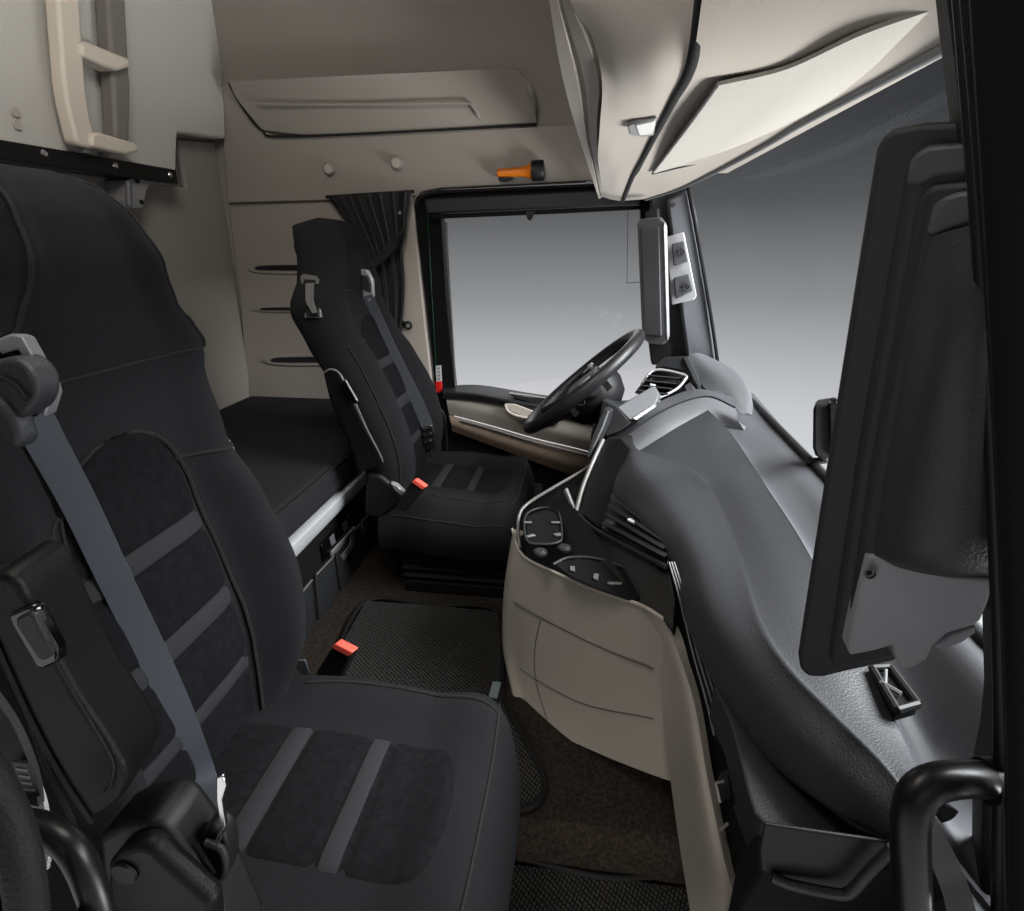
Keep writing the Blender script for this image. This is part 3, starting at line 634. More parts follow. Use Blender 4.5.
for a in ([(570, 570), (575, 570), (575, 575), (570, 574)], [(594, 577), (599, 578), (598, 584), (593, 582)], [(607, 586), (622, 586), (622, 588), (609, 588)]):
    prism('tray_detail', onk(a, .006), nd*.004, 'silver_dk', tr_, .001)
# beige knee panel
R = [[(526, 545, 1.40), (513, 529, 1.29), (524, 556, 1.235), (560, 575, 1.13), (600, 591.5, 1.03), (640, 605, .945), (664, 619, .885)],
     [(516, 600, 1.38), (504, 588, 1.27), (519, 611, 1.20), (555, 629, 1.10), (598, 649, 1.0), (636, 661, .925), (661, 668, .875)],
     [(515, 650, 1.34), (502.5, 644, 1.22), (519, 664, 1.165), (555, 688, 1.07), (598, 708, .98), (640, 721, .905), (666, 724, .865)],
     [(526, 690, 1.28), (511, 690, 1.15), (528, 713, 1.10), (560, 735, 1.03), (600, 754, .965), (645, 772, .895), (673, 782, .855)]]
RR = [p3(r) for r in R]; fS = surf(RR)
kn_ = patch('knee_panel', RR, 'beige_leather', da, 36, 60, .03, 70)
_g = [[fS(i/59, j/59) for j in range(60)] for i in range(60)]; _, _, NN = grid_shell(_g, .01)
def onS(u, v):
    i, j = min(59, max(0, round(u*59))), min(59, max(0, round(v*59))); return fS(u, v)+NN[i][j]*.0012
def seamline(par, uv, r=.0022): tube('stitched_seam', [onS(u, v) for u, v in uv], r*.7, 'seam_soft', par, 6, 40)
seamline(kn_, [(.31, .08), (.31, .3), (.31, .5), (.32, .7), (.35, .95)])
seamline(kn_, [(.67, .08), (.69, .35), (.68, .6), (.64, .92)], .0015)
seamline(kn_, [(.315, .44), (.5, .42), (.7, .42), (.97, .45)])
tube('panel_edge', [q+V3((-.002, -.003, .003)) for q in RR[0][1:]], .0036, 'pale', kn_, 8, 40)
# beige side strip
rows = [p3([(640, 605, .945), (650, 610, .915), (660, 617, .89), (667, 628, .87)]),
        p3([(655, 640, .90), (662, 643, .88), (672, 650, .85), (681, 660, .83)]),
        p3([(661, 690, .865), (670, 692, .84), (685, 698, .79), (695, 706, .77)]),
        p3([(668, 760, .81), (678, 762, .77), (696, 768, .70), (707, 776, .68)]),
        p3([(678, 835, .71), (690, 838, .67), (709, 842, .61), (722, 850, .59)]),
        p3([(690, 911, .60), (703, 911, .57), (722, 911, .53), (737, 911, .51)]),
        p3([(702, 990, .53), (714, 990, .51), (735, 990, .48), (752, 990, .46)])]
patch('side_strip', rows, 'beige_leather', da, 40, 16, .02, 70)
# dark flank beside the strip, hinge lines
rows = [p3([(664, 612, .90), (668, 590, .91), (672, 570, .92)]), p3([(684, 668, .84), (694, 660, .82), (702, 655, .80)]), p3([(700, 740, .745), (712, 730, .72), (722, 722, .70)]),
        p3([(713, 800, .67), (728, 805, .63), (748, 805, .58)]), p3([(728, 870, .59), (742, 868, .56), (765, 868, .51)]), p3([(742, 930, .52), (765, 930, .48), (800, 930, .45)])]
for r in rows:
    for q in r: q += V3((.012, .012, 0))
patch('dash_flank', rows, 'black', da, 40, 16, .03, 70)
for k in range(3):
    tube('flank_rib', [q+(EYE-q)*.035 for q in p3([(669+k*2.5, 562, .915), (680+k*3.2, 600, .86), (692+k*4.2, 650, .78), (706+k*5, 700, .71), (714+k*5, 735, .69)])], .0016, 'greyp', da, 6, 40)
tube('flank_tube', p3([(722, 712, .67), (730, 745, .63), (737, 780, .60), (741, 806, .58), (748, 822, .55)]), .009, 'black', da, 10, 24)
for k in range(3): tube('flank_gill', p3([(737+k*2, 808+k*7, .56), (743+k*2, 822+k*7, .535), (752+k*2, 831+k*6, .51), (763, 834+k*8, .48)]), .0045, 'dash_dk', da, 8, 20)
hg = prism('hinge_clip', p3([(716, 782, .655), (727, 779, .63), (731, 800, .61), (720, 803, .64)]), (.01, .02, 0), 'black', da, .003)
tube('clip_wire', p3([(725, 781, .635), (716, 783, .65), (720, 803, .63)]), .0022, 'silver', hg, 6)
tube('clip_wire', p3([(721, 829, .615), (727, 824, .60)]), .0022, 'silver', hg, 6)
# glovebox tray at the passenger end
zt = .585
top = [P(a, b, z=zt) for a, b in ((713, 686), (730, 722), (749, 798), (754, 812), (765, 823.5), (820, 832), (890, 841))] + [V3((.33, .44, zt)), V3((.33, .70, zt))]
tr = prism('glovebox', top, (0, 0, -.055), 'dash_dk', da, .004, 3)
front = [P(a, b, y=.408) for a, b in ((765, 825), (892, 843), (893, 852), (849, 893), (785, 879), (761, 871), (760, 850))]
prism('glovebox_front', front, (0, .004, 0), 'black', da, .0015, 2)
tube('glovebox_handle', p3([(772, 877, .404), (792, 885, .40), (830, 893, .398), (849, 893, .396), (868, 873, .396), (893, 848, .396)]), .005, 'dash_dk', da, 8, 30)
prism('dash_end', [V3((.20, .47, -.0)), V3((.20, .47, .50)), V3((.24, .47, .56)), V3((.46, .47, .62)), V3((.46, .47, 0))], (0, .05, 0), 'black_matt', da, .006)
prism('end_cover', p3([(737, 905, .435), (760, 874, .425), (850, 894, .415), (893, 852, .41), (915, 855, .40), (935, 862, .39), (976, 890, .375), (990, 960, .36), (760, 960, .41)]), (0.01, .05, 0), 'black_matt', da, .005)
box('dash_core', (.345, 1.36, .30), .25, 1.72, .5, 'black_matt', da, .01)
box('dash_core', (.16, 1.52, .25), .22, .62, .36, 'black_matt', da, .01)
box('instrument_housing', (.23, 1.86, .49), .24, .66, .18, 'black_matt', da, .02)
# ================================================================== STEERING WHEEL
nn = V3((-.665, .05, .745)).normalized(); YA = (YAX-nn*nn.y).normalized(); e2 = YA.cross(nn); C = V3((-.028, 1.75, .752)); RW = .214
sw = thing('steering_wheel', C, 'black four-spoke steering wheel in front of the driver seat', 'steering wheel')
build('rim', *tube_vf([C+YA*(RW*math.cos(a))+e2*(RW*math.sin(a)) for a in [2*math.pi*i/64 for i in range(64)]], .0185, 14, True), 'wheel', sw, True, 60)
build('hub', *(lambda m: (m.v, m.f))(MB().add(*box_vf(C-nn*.035, .14, .17, .05, (e2, YA, nn)))), 'wheel', sw)
bevel(sw.children[-1], .02, 4)
tube('hub_back', [C-nn*.03, C-nn*.06, C-nn*.10, C-nn*.125], [.10, .10, .085, .05], 'black', sw, 24)
for s in (-1, 1):
    tube('spoke', [C+YA*(s*.06)-nn*.03+e2*.02, C+YA*(s*.14)-nn*.02+e2*.02, C+YA*(s*.215)+e2*.02], [.032, .022, .014], 'wheel', sw, 12, 12)
    tube('spoke', [C+YA*(s*.045)-nn*.03-e2*.05, C+YA*(s*.075)-nn*.02-e2*.13, C+YA*(s*.10)-e2*.197], [.028, .02, .013], 'wheel', sw, 12, 12)
    pd = box('button_pad', C+YA*(s*.10)+nn*.004+e2*.022, .04, .06, .012, 'gloss', sw, .004, (e2, YA, nn))
    box('spoke_trim', C+YA*(s*.145)+nn*.006+e2*.03, .02, .05, .012, 'silver', sw, .004, (e2, YA, nn))
box('airbag_cover', C-nn*.006, .12, .14, .02, 'black', sw, .012, (e2, YA, nn), 4)
sc_ = thing('steering_column', V3((.1, 1.75, .6)), 'black steering column shroud with stalks below the steering wheel', 'steering column')
tube('shroud', [C-nn*.127, C-nn*.16, C-nn*.24, C-nn*.34], [.06, .095, .11, .10], 'black', sc_, 20, 14)
tube('stalk', [C-nn*.14+YAX*-.05, C-nn*.135+YAX*-.12+e2*.03, C-nn*.12+YAX*-.19+e2*.05], [.009, .008, .010], 'black', sc_, 10, 12)
tube('stalk', [C-nn*.14+YAX*.05, C-nn*.135+YAX*.12+e2*.03, C-nn*.12+YAX*.19+e2*.05], [.009, .008, .010], 'black', sc_, 10, 12)
build('ignition_dial', *ring_vf(P(581, 402, y=1.60), (-.3, -1, .2), .010, .003), 'dash_dk', sc_)
# ================================================================== MIRROR DISPLAYS
md = thing('mirror_display', P(655, 300, y=2.08), 'tall narrow dark screen hung on the far windscreen pillar beside the window', 'mirror screen')
prism('housing', p3([(637, 224, 2.03), (640, 219, 2.03), (659, 217, 2.01), (664, 223, 2.0), (667, 338, 1.99), (663, 345, 1.99), (650, 344, 2.0), (642, 338, 2.03)]), (.012, .03, 0), 'housing_sc', md, .004, 3)
prism('screen', p3([(641, 229, 2.025), (659, 227, 2.005), (661, 336, 1.985), (645, 335, 2.02)]), (.004, .01, 0), 'housing_sc', md, .002)
prism('side_cover', p3([(664, 221, 2.0), (667, 226, 2.0), (669.5, 336, 1.99), (667.5, 342, 1.985), (666.5, 335, 1.985), (664, 226, 1.995)]), (.004, .03, 0), 'silver', md, .003)
prism('hanger', p3([(645, 212, 2.05), (658, 208, 2.05), (659, 222, 2.05), (646, 224, 2.05)]), (.01, .04, 0), 'black', md, .003)
def dN(px): return .50-(px-800)/190*.09
def nd_(pts, o=0): return [P(a, b, y=dN(a)+o) for a, b in pts]
mn = thing('mirror_display', P(870, 670, y=.46), 'large black mirror screen seen from behind on the near windscreen pillar', 'mirror screen')
bz = [(873, 165), (876, 148), (883, 134), (893, 127), (925, 121), (1010, 117), (1010, 570), (978, 596), (950, 618), (893, 663), (850, 672), (822, 678.5), (808, 678), (799, 670), (797, 655), (830, 440)]
prism('bezel', nd_(bz), (.012, .022, 0), 'bezel', mn, .006, 3)
h1 = [(912, 165), (916, 154), (930, 143), (1010, 138), (1010, 570), (978, 592), (950, 614), (893, 658), (850, 667), (836, 668), (830, 662), (858, 470)]
prism('back_frame', nd_(h1, -.012), (.004, .018, 0), 'bezel', mn, .004, 3)
prism('top_cover', nd_([(912, 178), (915, 156), (930, 146), (1005, 139), (1005, 168), (935, 176), (924, 184), (912, 186)], -.016), (.002, .012, 0), 'cover_dk', mn, .003)
h2 = [(924, 200), (927, 190), (938, 184), (1008, 176), (1008, 570), (978, 588), (950, 610), (893, 648), (858, 655), (848, 655), (846, 648), (872, 470)]
prism('inner_frame', nd_(h2, -.022), (.003, .016, 0), 'bezel', mn, .004, 3)
prism('top_cover', nd_([(930, 236), (938, 206), (946, 196), (962, 191), (1005, 186), (1005, 222), (965, 226)], -.028), (.002, .012, 0), 'cover_dk', mn, .003)
rows = [p3([(928, 238, .418), (945, 232, .40), (975, 224, .385), (1006, 216, .38)]),
        p3([(915, 300, .42), (945, 300, .385), (980, 300, .37), (1008, 300, .37)]),
        p3([(902, 380, .425), (930, 380, .385), (970, 380, .37), (1010, 380, .37)]),
        p3([(886, 470, .43), (912, 470, .395), (960, 470, .375), (1012, 470, .372)]),
        p3([(875, 545, .435), (900, 553, .40), (950, 562, .38), (1014, 564, .376)]),
        p3([(873, 557, .445), (900, 568, .425), (950, 578, .405), (1014, 581, .395)])]
patch('back_shell', rows, 'housing', mn, 50, 30, .012, 70)
lc = [(868, 556), (880, 556), (905, 568), (950, 578), (993, 580), (993, 584), (989, 602), (981, 621), (974, 626), (948, 634), (933, 647), (927, 660), (915, 668), (901, 669), (896, 660), (893, 646), (876, 651), (850, 656), (848, 648), (860, 590)]
prism('lower_cover', nd_(lc, -.028), (.002, .02, 0), 'housing_lt', mn, .005, 3)
prism('cover_step', nd_([(936, 648), (950, 636), (976, 627), (976, 633), (962, 643), (940, 650)], -.022), (.002, .02, 0), 'housing_lt', mn, .002)
disc('cover_screw', P(869, 572.5, y=.435), (0, -1, 0), .0042, .003, 'black', mn, k=16)
build('screw_rim', *ring_vf(P(869, 572.5, y=.431), (0, 1, 0), .0032, .0009, 16, 6), 'greyp', mn)
# near A-pillar and grab handle
pe = [(936, -120, .42), (948, 0, .41), (957, 75, .405), (964, 140, .40), (976, 300, .395), (987, 500, .39), (993, 620, .385), (995.5, 720, .38), (991, 765, .375), (984, 800, .37), (982, 840, .37), (981, 911, .365), (980, 990, .36), (1120, 990, .36), (1120, -120, .40)]
pn = struct(prism('trim_7', p3(pe), (.02, .05, 0), 'rubber', bev=.004, seg=3))
tube('pillar_seal', p3([(961, -60, .385), (972, 80, .38), (984, 250, .375), (997, 500, .37), (1003, 700, .36), (1000, 850, .355), (1000, 960, .35)]), .006, 'black', pn, 8, 60)
tube('pillar_seal', p3([(975, -60, .36), (990, 130, .355), (1008, 400, .345), (1018, 700, .335), (1020, 960, .33)]), .008, 'rubber', pn, 8, 60)
tube('pillar_seal', p3([(1000, -60, .33), (1018, 300, .32), (1030, 700, .31), (1032, 960, .30)]), .012, 'black_matt', pn, 8, 60)
gh = thing('grab_handle', P(912, 905, y=.34), 'curved black tubular grab handle low on the near windscreen pillar', 'grab handle')
tube('handle_bar', p3([(1000, 782, .365), (975, 779, .35), (948, 780, .34), (926, 787, .335), (914, 803, .33), (910, 830, .325), (911, 870, .32), (913, 930, .315), (915, 990, .31)]), .0125, 'black_sg', gh, 18, 60)
disc('handle_mount', P(984, 781, y=.357), (RGT), .016, .012, 'black', gh)
# windscreen camera box beside the display
wb = thing('sensor_box', P(822, 460, y=1.2), 'small black sensor box standing at the windscreen base behind the near screen', 'sensor')
prism('sensor_body', p3([(813, 408, 1.2), (817, 405, 1.2), (836, 402, 1.2), (838, 452, 1.2), (826, 463, 1.2), (815, 456, 1.2), (812.5, 448, 1.2)]), (.02, .05, 0), 'black', wb, .006, 3)
prism('sensor_lid', p3([(829, 403, 1.19), (838, 401.5, 1.19), (838, 455, 1.19), (831, 458, 1.19)]), (.01, .03, 0), 'gloss', wb, .003)
tube('sensor_foot', [P(826, 460, y=1.215), V3((.455, 1.215, .716))], .008, 'black', wb, 8)
# ================================================================== DOORWAY AT BOTTOM LEFT
eh = thing('entry_handle', P(70, 850, y=.22), 'curved black entry grab bar at the bottom left beside the passenger seat', 'grab handle')
tube('handle_bar', p3([(-20, 822, .235), (25, 824, .23), (52, 833, .225), (74, 852, .22), (90, 885, .215), (101, 925, .21), (106, 990, .20)])+[V3((P(106, 990, y=.20).x, .20, .0))], .0095, 'black_sg', eh, 16, 50)
ds_ = struct(build('trim_8', *tube_vf(curve(p3([(-40, 740, .20), (-6, 790, .195), (14, 835, .19), (24, 880, .185), (30, 940, .18), (34, 1000, .175)]), 40), .0105, 14), 'rubber'))
gs = thing('grey_strap', P(40, 800, y=.26), 'grey woven strap hanging behind the entry bar at the bottom left', 'strap')
build('strap_web', *ribbon_vf(curve(p3([(24, 768, .262), (36, 800, .26), (40, 835, .258), (38, 868, .256), (25, 905, .254)])+[V3((P(25, 905, y=.254).x, .254, .0))], 34), V3((.75, 0, .6)), .017, .003), 'grey_strap', gs)
bs = thing('stowed_belt', P(30, 770, y=.25), 'black belt end with stitched label at the lower left edge', 'belt')
build('belt_web', *ribbon_vf(curve(p3([(-20, 690, .258), (0, 718, .255), (14, 745, .25), (24, 775, .248), (28, 800, .247)]), 24), V3((.9, 0, .35)), .021, .005), 'webbing_dk', bs)
cc = P(27, 778, y=.243); ux = (P(34, 798, y=.243)-P(18, 755, y=.243)).normalized(); up_ = YAX*-1
lb = box('stitched_label', cc, .03, .013, .002, 'black', bs, .0006, (ux, ux.cross(up_), up_))
for k in range(4): 
    q = cc+ux*(-.009+.006*k)+up_*.0013; box('label_mark', q, .002, .008, .0006, 'greyp', lb, 0, (ux, ux.cross(up_), up_))
# ================================================================== SEATS
WB = [(0, .21), (.12, .230), (.25, .235), (.36, .217), (.45, .197), (.53, .199), (.575, .203), (.60, .196), (.622, .168), (.65, .128), (.69, .106), (.74, .090), (.775, .076), (.795, .05)]
BB = [(0, .045), (.1, .07), (.22, .075), (.38, .055), (.48, .03), (.56, .012), (.64, .012), (.70, .018), (.76, .01), (.80, 0)]
D0_ = [(0, .0), (.15, .02), (.3, .018), (.45, .005), (.56, .012), (.65, .035), (.71, .04), (.75, .032), (.78, .012), (.795, -.015)]
TB = [(0, .12), (.3, .12), (.5, .12), (.6, .12), (.69, .115), (.735, .10), (.77, .07), (.787, .04), (.795, .015)]
class Seat:
    def __init__(s, J, lean, tilt, L, hk, label, name):
        s.J = V3(J); s.L = L
        l, t = math.radians(lean), math.radians(tilt)
        s.bu = V3((-math.sin(l), 0, math.cos(l)))*hk; s.bf = V3((math.cos(l), 0, math.sin(l)))
        s.cu = V3((math.cos(t), 0, math.sin(t))); s.cn = V3((-math.sin(t), 0, math.cos(t)))
        s.o = thing(name, (J[0]+.2, J[1], .1), label, 'seat')
        s.backrest(); s.cushion()
    def B(s, h, u, off=0):                     # a point on the front of the backrest; h up its height, u -1..1 across
        w = key(WB, h); a = abs(u)
        d = key(D0_, h)+key(BB, h)*sm(.45, .74, a)-.07*max(0, (a-.72)/.28)**2.2
        return s.J+s.bu*h+s.bf*(d+off)+YAX*(w*u)
    def Cn(s, t, u, off=0):                    # a point on top of the cushion; t 0..1 towards the front
        w = key([(0, .235), (.3, .252), (.8, .252), (.93, .235), (1, .205)], t); a = abs(u)
        z = .010*math.sin(math.pi*min(t*1.1, 1))+.012*sm(.45, .72, a)-.065*max(0, (a-.76)/.24)**2.3
        z += .018*sm(.62, .82, t)-.115*max(0, (t-.84)/.16)**2.2
        x = s.L*t-.018*max(0, t-.5)*2*(a**3)
        return s.J+s.cu*x+s.cn*(z+off)+YAX*(w*u)
    def ringed(s, name, front, back, m, hs):
        V, F = [], []; n = 0
        for h in hs:
            r = front(h)+back(h); n = len(r); V += r
        k = len(hs)
        for i in range(k-1):
            for j in range(n): F.append([i*n+j, i*n+(j+1) % n, (i+1)*n+(j+1) % n, (i+1)*n+j])
        F += [list(range(n-1, -1, -1)), list(range((k-1)*n, k*n))]
        return build(name, V, F, m, s.o, True, 60)
    def backrest(s):
        us = [-1+2*i/40 for i in range(41)]
        fr = lambda h: [s.B(h, u) for u in us]
        def bk(h):
            w = key(WB, h); de = key(D0_, h)+key(BB, h)-.07; t = key(TB, h); out = []
            for i in range(1, 14):
                a = math.pi*i/14; out.append(s.J+s.bu*h+s.bf*(de-t*math.sin(a)**.55)+YAX*(w*math.cos(a)*(1 if True else 1)))
            return out
        hs = [-.03+.82*i/69 for i in range(69)]+[.785, .79, .795]
        hs = sorted(set(hs))
        s.back = s.ringed('backrest', fr, bk, 'backcloth', hs)
        # centre insert with stripes
        def vi(h):
            if h < .40: return key([(0, .122), (.2, .12), (.4, .098)], h)
            return .098*max(0, 1-((h-.40)/.115)**2.4)**.5
        V, F, mi = [], [], []; nh, nq = 80, 25
        for i in range(nh):
            h = .005+.509*i/(nh-1)
            for j in range(nq):
                q = -1+2*j/(nq-1); off = .007*(1-abs(q)**8)-.004*abs(q)**8
                off -= .0035*max(math.exp(-((h-c)/.004)**2) for c in (.09, .123, .217, .25, .347, .38))
                V.append(s.B(h, vi(h)*q/key(WB, h), off))
        for i in range(nh-1):
            h = .005+.509*(i+.5)/(nh-1); k = 1 if any(a < h < b for a, b in ((.093, .12), (.22, .247), (.35, .377))) else 0
            for j in range(nq-1): F.append([i*nq+j, i*nq+j+1, (i+1)*nq+j+1, (i+1)*nq+j]); mi.append(k)
        G = [[V[i*nq+j] for j in range(nq)] for i in range(nh)]
        v2, f2, _ = grid_shell(G, .012, away=s.J+s.bf*3+s.bu*.3)
        m2 = []
        for i in range(nh-1):
            for j in range(nq-1): m2 += [mi[i*(nq-1)+j]]*2
        m2 += [0]*(len(f2)-len(m2))
        build('backrest_insert', v2, f2, ['alcantara', 'stripe'], s.o, True, 60, m2)
        pts = [s.B(h, vi(h)/key(WB, h), .0015) for h in [.005+.505*i/40 for i in range(41)]]+[s.B(h, -vi(h)/key(WB, h), .0015) for h in [.51-.505*i/40 for i in range(41)]]
        tube('insert_seam', pts, .003, 'seam', s.back, 6)
        for sg in (-1, 1):                      # seam from the insert out over the bolster, and down the bolster edge
            tube('bolster_seam', [s.B(.455-.01*k/12, sg*(.42+.56*k/12), .0005) for k in range(13)], .0028, 'seam', s.back, 6)
            tube('bolster_seam', [s.B(.02+.43*k/20, sg*.93, .0008) for k in range(21)], .0025, 'seam', s.back, 6)
            tube('head_seam', [s.B(.59+.20*k/20, sg*.80, .0008) for k in range(21)], .0025, 'seam', s.back, 6)
        tube('head_seam', [s.B(.59, -.8+1.6*k/16, .0005) for k in range(17)], .002, 'seam', s.back, 6)
    def cushion(s):
        us = [-1+2*i/40 for i in range(41)]
        fr = lambda t: [s.Cn(t, u) for u in us]
        def bk(t):
            a, b = s.Cn(t, 1), s.Cn(t, -1); dp = .11 if t < .9 else .11-.06*((t-.9)/.1)**2
            a2, b2 = a-s.cn*dp-YAX*.012, b-s.cn*dp+YAX*.012
            return [a.lerp(a2, k/4)+YAX*(.008*math.sin(math.pi*k/4)) for k in range(1, 5)]+[a2.lerp(b2, k/7) for k in range(1, 7)]+[b2.lerp(b, k/4)-YAX*(.008*math.sin(math.pi*k/4)) for k in range(0, 4)]
        ts = [-.12+1.08*i/46 for i in range(47)]+[.97, .98, .99, 1.0]
        s.cush = s.ringed('cushion', fr, bk, 'cloth', ts)
        def hw(t): return .107 if t < .66 else .107*(max(0, 1-((t-.66)/.13)**3.2))**.32
        V, F, mi = [], [], []; nh, nq = 60, 31
        for i in range(nh):
            t = -.05+.839*i/(nh-1)
            for j in range(nq):
                q = -1+2*j/(nq-1); off = .006*(1-abs(q)**10)-.004*abs(q)**10-(.006*max(0, (t-.74)/.05)**2 if t > .74 else 0)
                off -= .0035*max(math.exp(-((t-c)/.010)**2) for c in (.185, .265, .465, .545))
                V.append(s.Cn(t, hw(t)*q/.252, off))
        G = [[V[i*nq+j] for j in range(nq)] for i in range(nh)]
        for i in range(nh-1):
            t = -.05+.839*(i+.5)/(nh-1); k = 1 if any(a < t < b for a, b in ((.19, .26), (.47, .54))) else 0
            mi += [k]*(2*(nq-1))
        v2, f2, _ = grid_shell(G, .012, away=s.J+ZAX*3); mi += [0]*(len(f2)-len(mi))
        build('cushion_insert', v2, f2, ['alcantara', 'stripe'], s.o, True, 60, mi)
        for sg in (-1, 1):
            tube('cushion_seam', [s.Cn(.15+.75*k/24, sg*(.74+.05*math.sin(3*k/24)), .0008) for k in range(25)], .0025, 'seam', s.cush, 6)
            tube('cushion_seam', [s.Cn(-.02+.98*k/24, sg*.985, .0008) for k in range(25)], .0025, 'seam', s.cush, 6)
        tube('cushion_seam', [s.Cn(.885, -.9+1.8*k/24, .0008) for k in range(25)], .0025, 'seam', s.cush, 6)
PA = Seat((-.522, .555, .438), 2, -5, .455, .985, 'black suede and charcoal passenger seat in the foreground, belt across its backrest', 'passenger_seat')
DR = Seat((-.562, 1.735, .428), 15.5, -5, .40, 1.035, 'black driver seat facing the steering wheel with belt and upright armrest', 'driver_seat')
for s_, z0 in ((PA, .01), (DR, .10)):
    x, y, z = s_.J
    hs = [(z0, .20), (z0+.03, .20)]
    box('base_plate', (x+.20, y, z0+.02), .40, .40, .04, 'black_matt', s_.o, .006)
    ztop = z-.145
    n = 5; MBB = MB(); rings = []
    for k in range(n*2+1):
        t = k/(n*2); e = .012 if k % 2 else -.012
        rings.append([V3((x+.19+sx*(.19+e), y+sy*(.19+e), z0+.04+(ztop-z0-.04)*t)) for sx, sy in ((-1, -1), (1, -1), (1, 1), (-1, 1))])
    V = [p for r in rings for p in r]; F = [[i*4+j, i*4+(j+1) % 4, (i+1)*4+(j+1) % 4, (i+1)*4+j] for i in range(n*2) for j in range(4)]+[[3, 2, 1, 0], [n*8, n*8+1, n*8+2, n*8+3]]
    bevel(build('bellows', V, F, 'rubber', s_.o), .006)
    box('seat_pan', (x+.19, y, ztop+.015), .43, .46, .05, 'black_matt', s_.o, .012)
# ---- passenger seat fittings
o = PA.o
BW = .031
from mathutils.bvhtree import BVHTree
def onseat(seat, px, py, y, off):              # the point of the seat's surface behind this spot, lifted a little; else the depth given
    d = (P(px, py, y=1)-EYE).normalized(); best = None
    for ob in (seat.back, seat.cush):
        t = BVHTree.FromPolygons([v.co for v in ob.data.vertices], [list(q.vertices) for q in ob.data.polygons])
        h = t.ray_cast(EYE, d)
        if h[0] is not None and (best is None or h[3] < best[1]): best = (h[0], h[3])
    return best[0]-d*off if best else P(px, py, y=y)
def belt(seat, pts, w, name='belt_webbing'):
    pp = curve([onseat(seat, a, b, c, .027) for a, b, c in pts], 40); V, F = ribbon_vf(pp, V3((.72, .0, .35)) if seat is DR else V3((.62, .55, .30)), w, .002); return build(name, V, F, 'webbing', seat.o, True, 50)
PB = [(24, 398, .425), (45, 440, .415), (80, 505, .40), (118, 585, .385), (155, 660, .37), (183, 722, .355), (203, 775, .345), (213, 812, .335), (216, 835, .33)]
belt(PA, PB, .031)
of = prism('belt_outlet', p3([(-20, 345, .43), (2, 337, .43), (12, 333, .43), (22, 336, .428), (50, 386, .42), (52, 395, .418), (45, 418, .415), (40, 414, .415), (45, 396, .418), (18, 350, .425), (8, 352, .43), (-20, 362, .43)]), (-.02, .03, -.005), 'silver', o, .004, 3)
prism('outlet_recess', p3([(-22, 362, .435), (10, 349, .435), (17, 350, .435), (46, 395, .425), (40, 416, .42), (15, 425, .42), (-20, 420, .42)]), (-.03, .03, 0), 'black', o, .003)
lv = [(-14, 366, .41), (5, 358, .41), (20, 362, .408), (33, 376, .405), (35, 396, .40), (28, 412, .398), (14, 420, .40), (0, 405, .405), (-18, 390, .41)]
lv_ = prism('belt_guide', p3(lv), (.0, .025, 0), 'housing', o, .006, 3, 36)
tube('guide_slot', p3([(0, 378, .405), (14, 384, .402), (26, 400, .397)]), .0018, 'black', lv_, 6, 12)
prism('guide_cover', p3([(-20, 392, .40), (0, 405, .395), (14, 421, .392), (21, 444, .39), (14, 452, .392), (4, 440, .395), (-20, 410, .40)]), (0, .02, 0), 'housing', o, .006, 3)
am = [(-20, 586), (-6, 575), (8, 575), (18, 586), (28, 604), (46, 642), (73, 692), (108, 744), (122, 768), (126, 784), (120, 800), (108, 811), (94, 820), (82, 812), (62, 780), (30, 720), (-10, 640)]
ar = prism('armrest', pl(am, .305), (-.01, .055, .0), 'dash_dk2', o, .013, 4)
tube('armrest_edge', pl([(92, 822), (60, 772), (30, 716), (-5, 640)], .304), .0025, 'black', ar, 6, 24)
tube('armrest_seam', pl([(30, 615), (66, 682), (102, 742), (113, 765), (110, 785), (104, 792)], .3035), .0012, 'seam', ar, 6, 30)
sl_ = prism('armrest_dial', pl([(7, 615), (28, 606), (34, 610), (56, 650), (58, 662), (44, 670), (36, 668), (10, 624)], .302), (0, .01, 0), 'gloss', ar, .003)
prism('dial_cap', pl([(15, 619), (27, 613), (32, 615), (51, 652), (50, 658), (43, 661), (38, 660), (16, 626)], .299), (0, .01, 0), 'dash_dk', sl_, .003)
prism('recliner_cover', pl([(96, 838), (120, 826), (148, 822), (165, 830), (190, 862), (215, 905), (240, 960), (110, 960), (100, 880)], .315), (0, .05, 0), 'black', o, .008, 3, 0)
prism('recliner_lever', pl([(106, 866), (118, 852), (136, 846), (152, 850), (172, 870), (212, 905), (214, 930), (200, 960), (120, 960), (106, 890)], .295), (0, .02, 0), 'dash_dk2', o, .007, 3)
disc('lever_pivot', P(125, 872, y=.294), (0, -1, 0), .012, .003, 'black', o, .011)
tg_ = prism('belt_tongue', p3([(216, 778, .325), (222, 776, .325), (226, 786, .325), (222, 800, .325), (226, 826, .325), (220, 842, .325), (213, 846, .325), (220, 826, .325), (216, 800, .325)]), (0, .004, 0), 'chrome', o, .0012)
prism('belt_anchor', p3([(200, 836, .33), (212, 828, .33), (224, 838, .33), (228, 862, .33), (222, 884, .33), (205, 886, .33), (199, 866, .33)]), (0, .02, 0), 'black', o, .006, 3, 28)
tube('anchor_eye', p3([(205, 842, .325), (222, 850, .325), (224, 872, .325), (210, 880, .325)]), .0035, 'dash_dk', o, 8, 24)
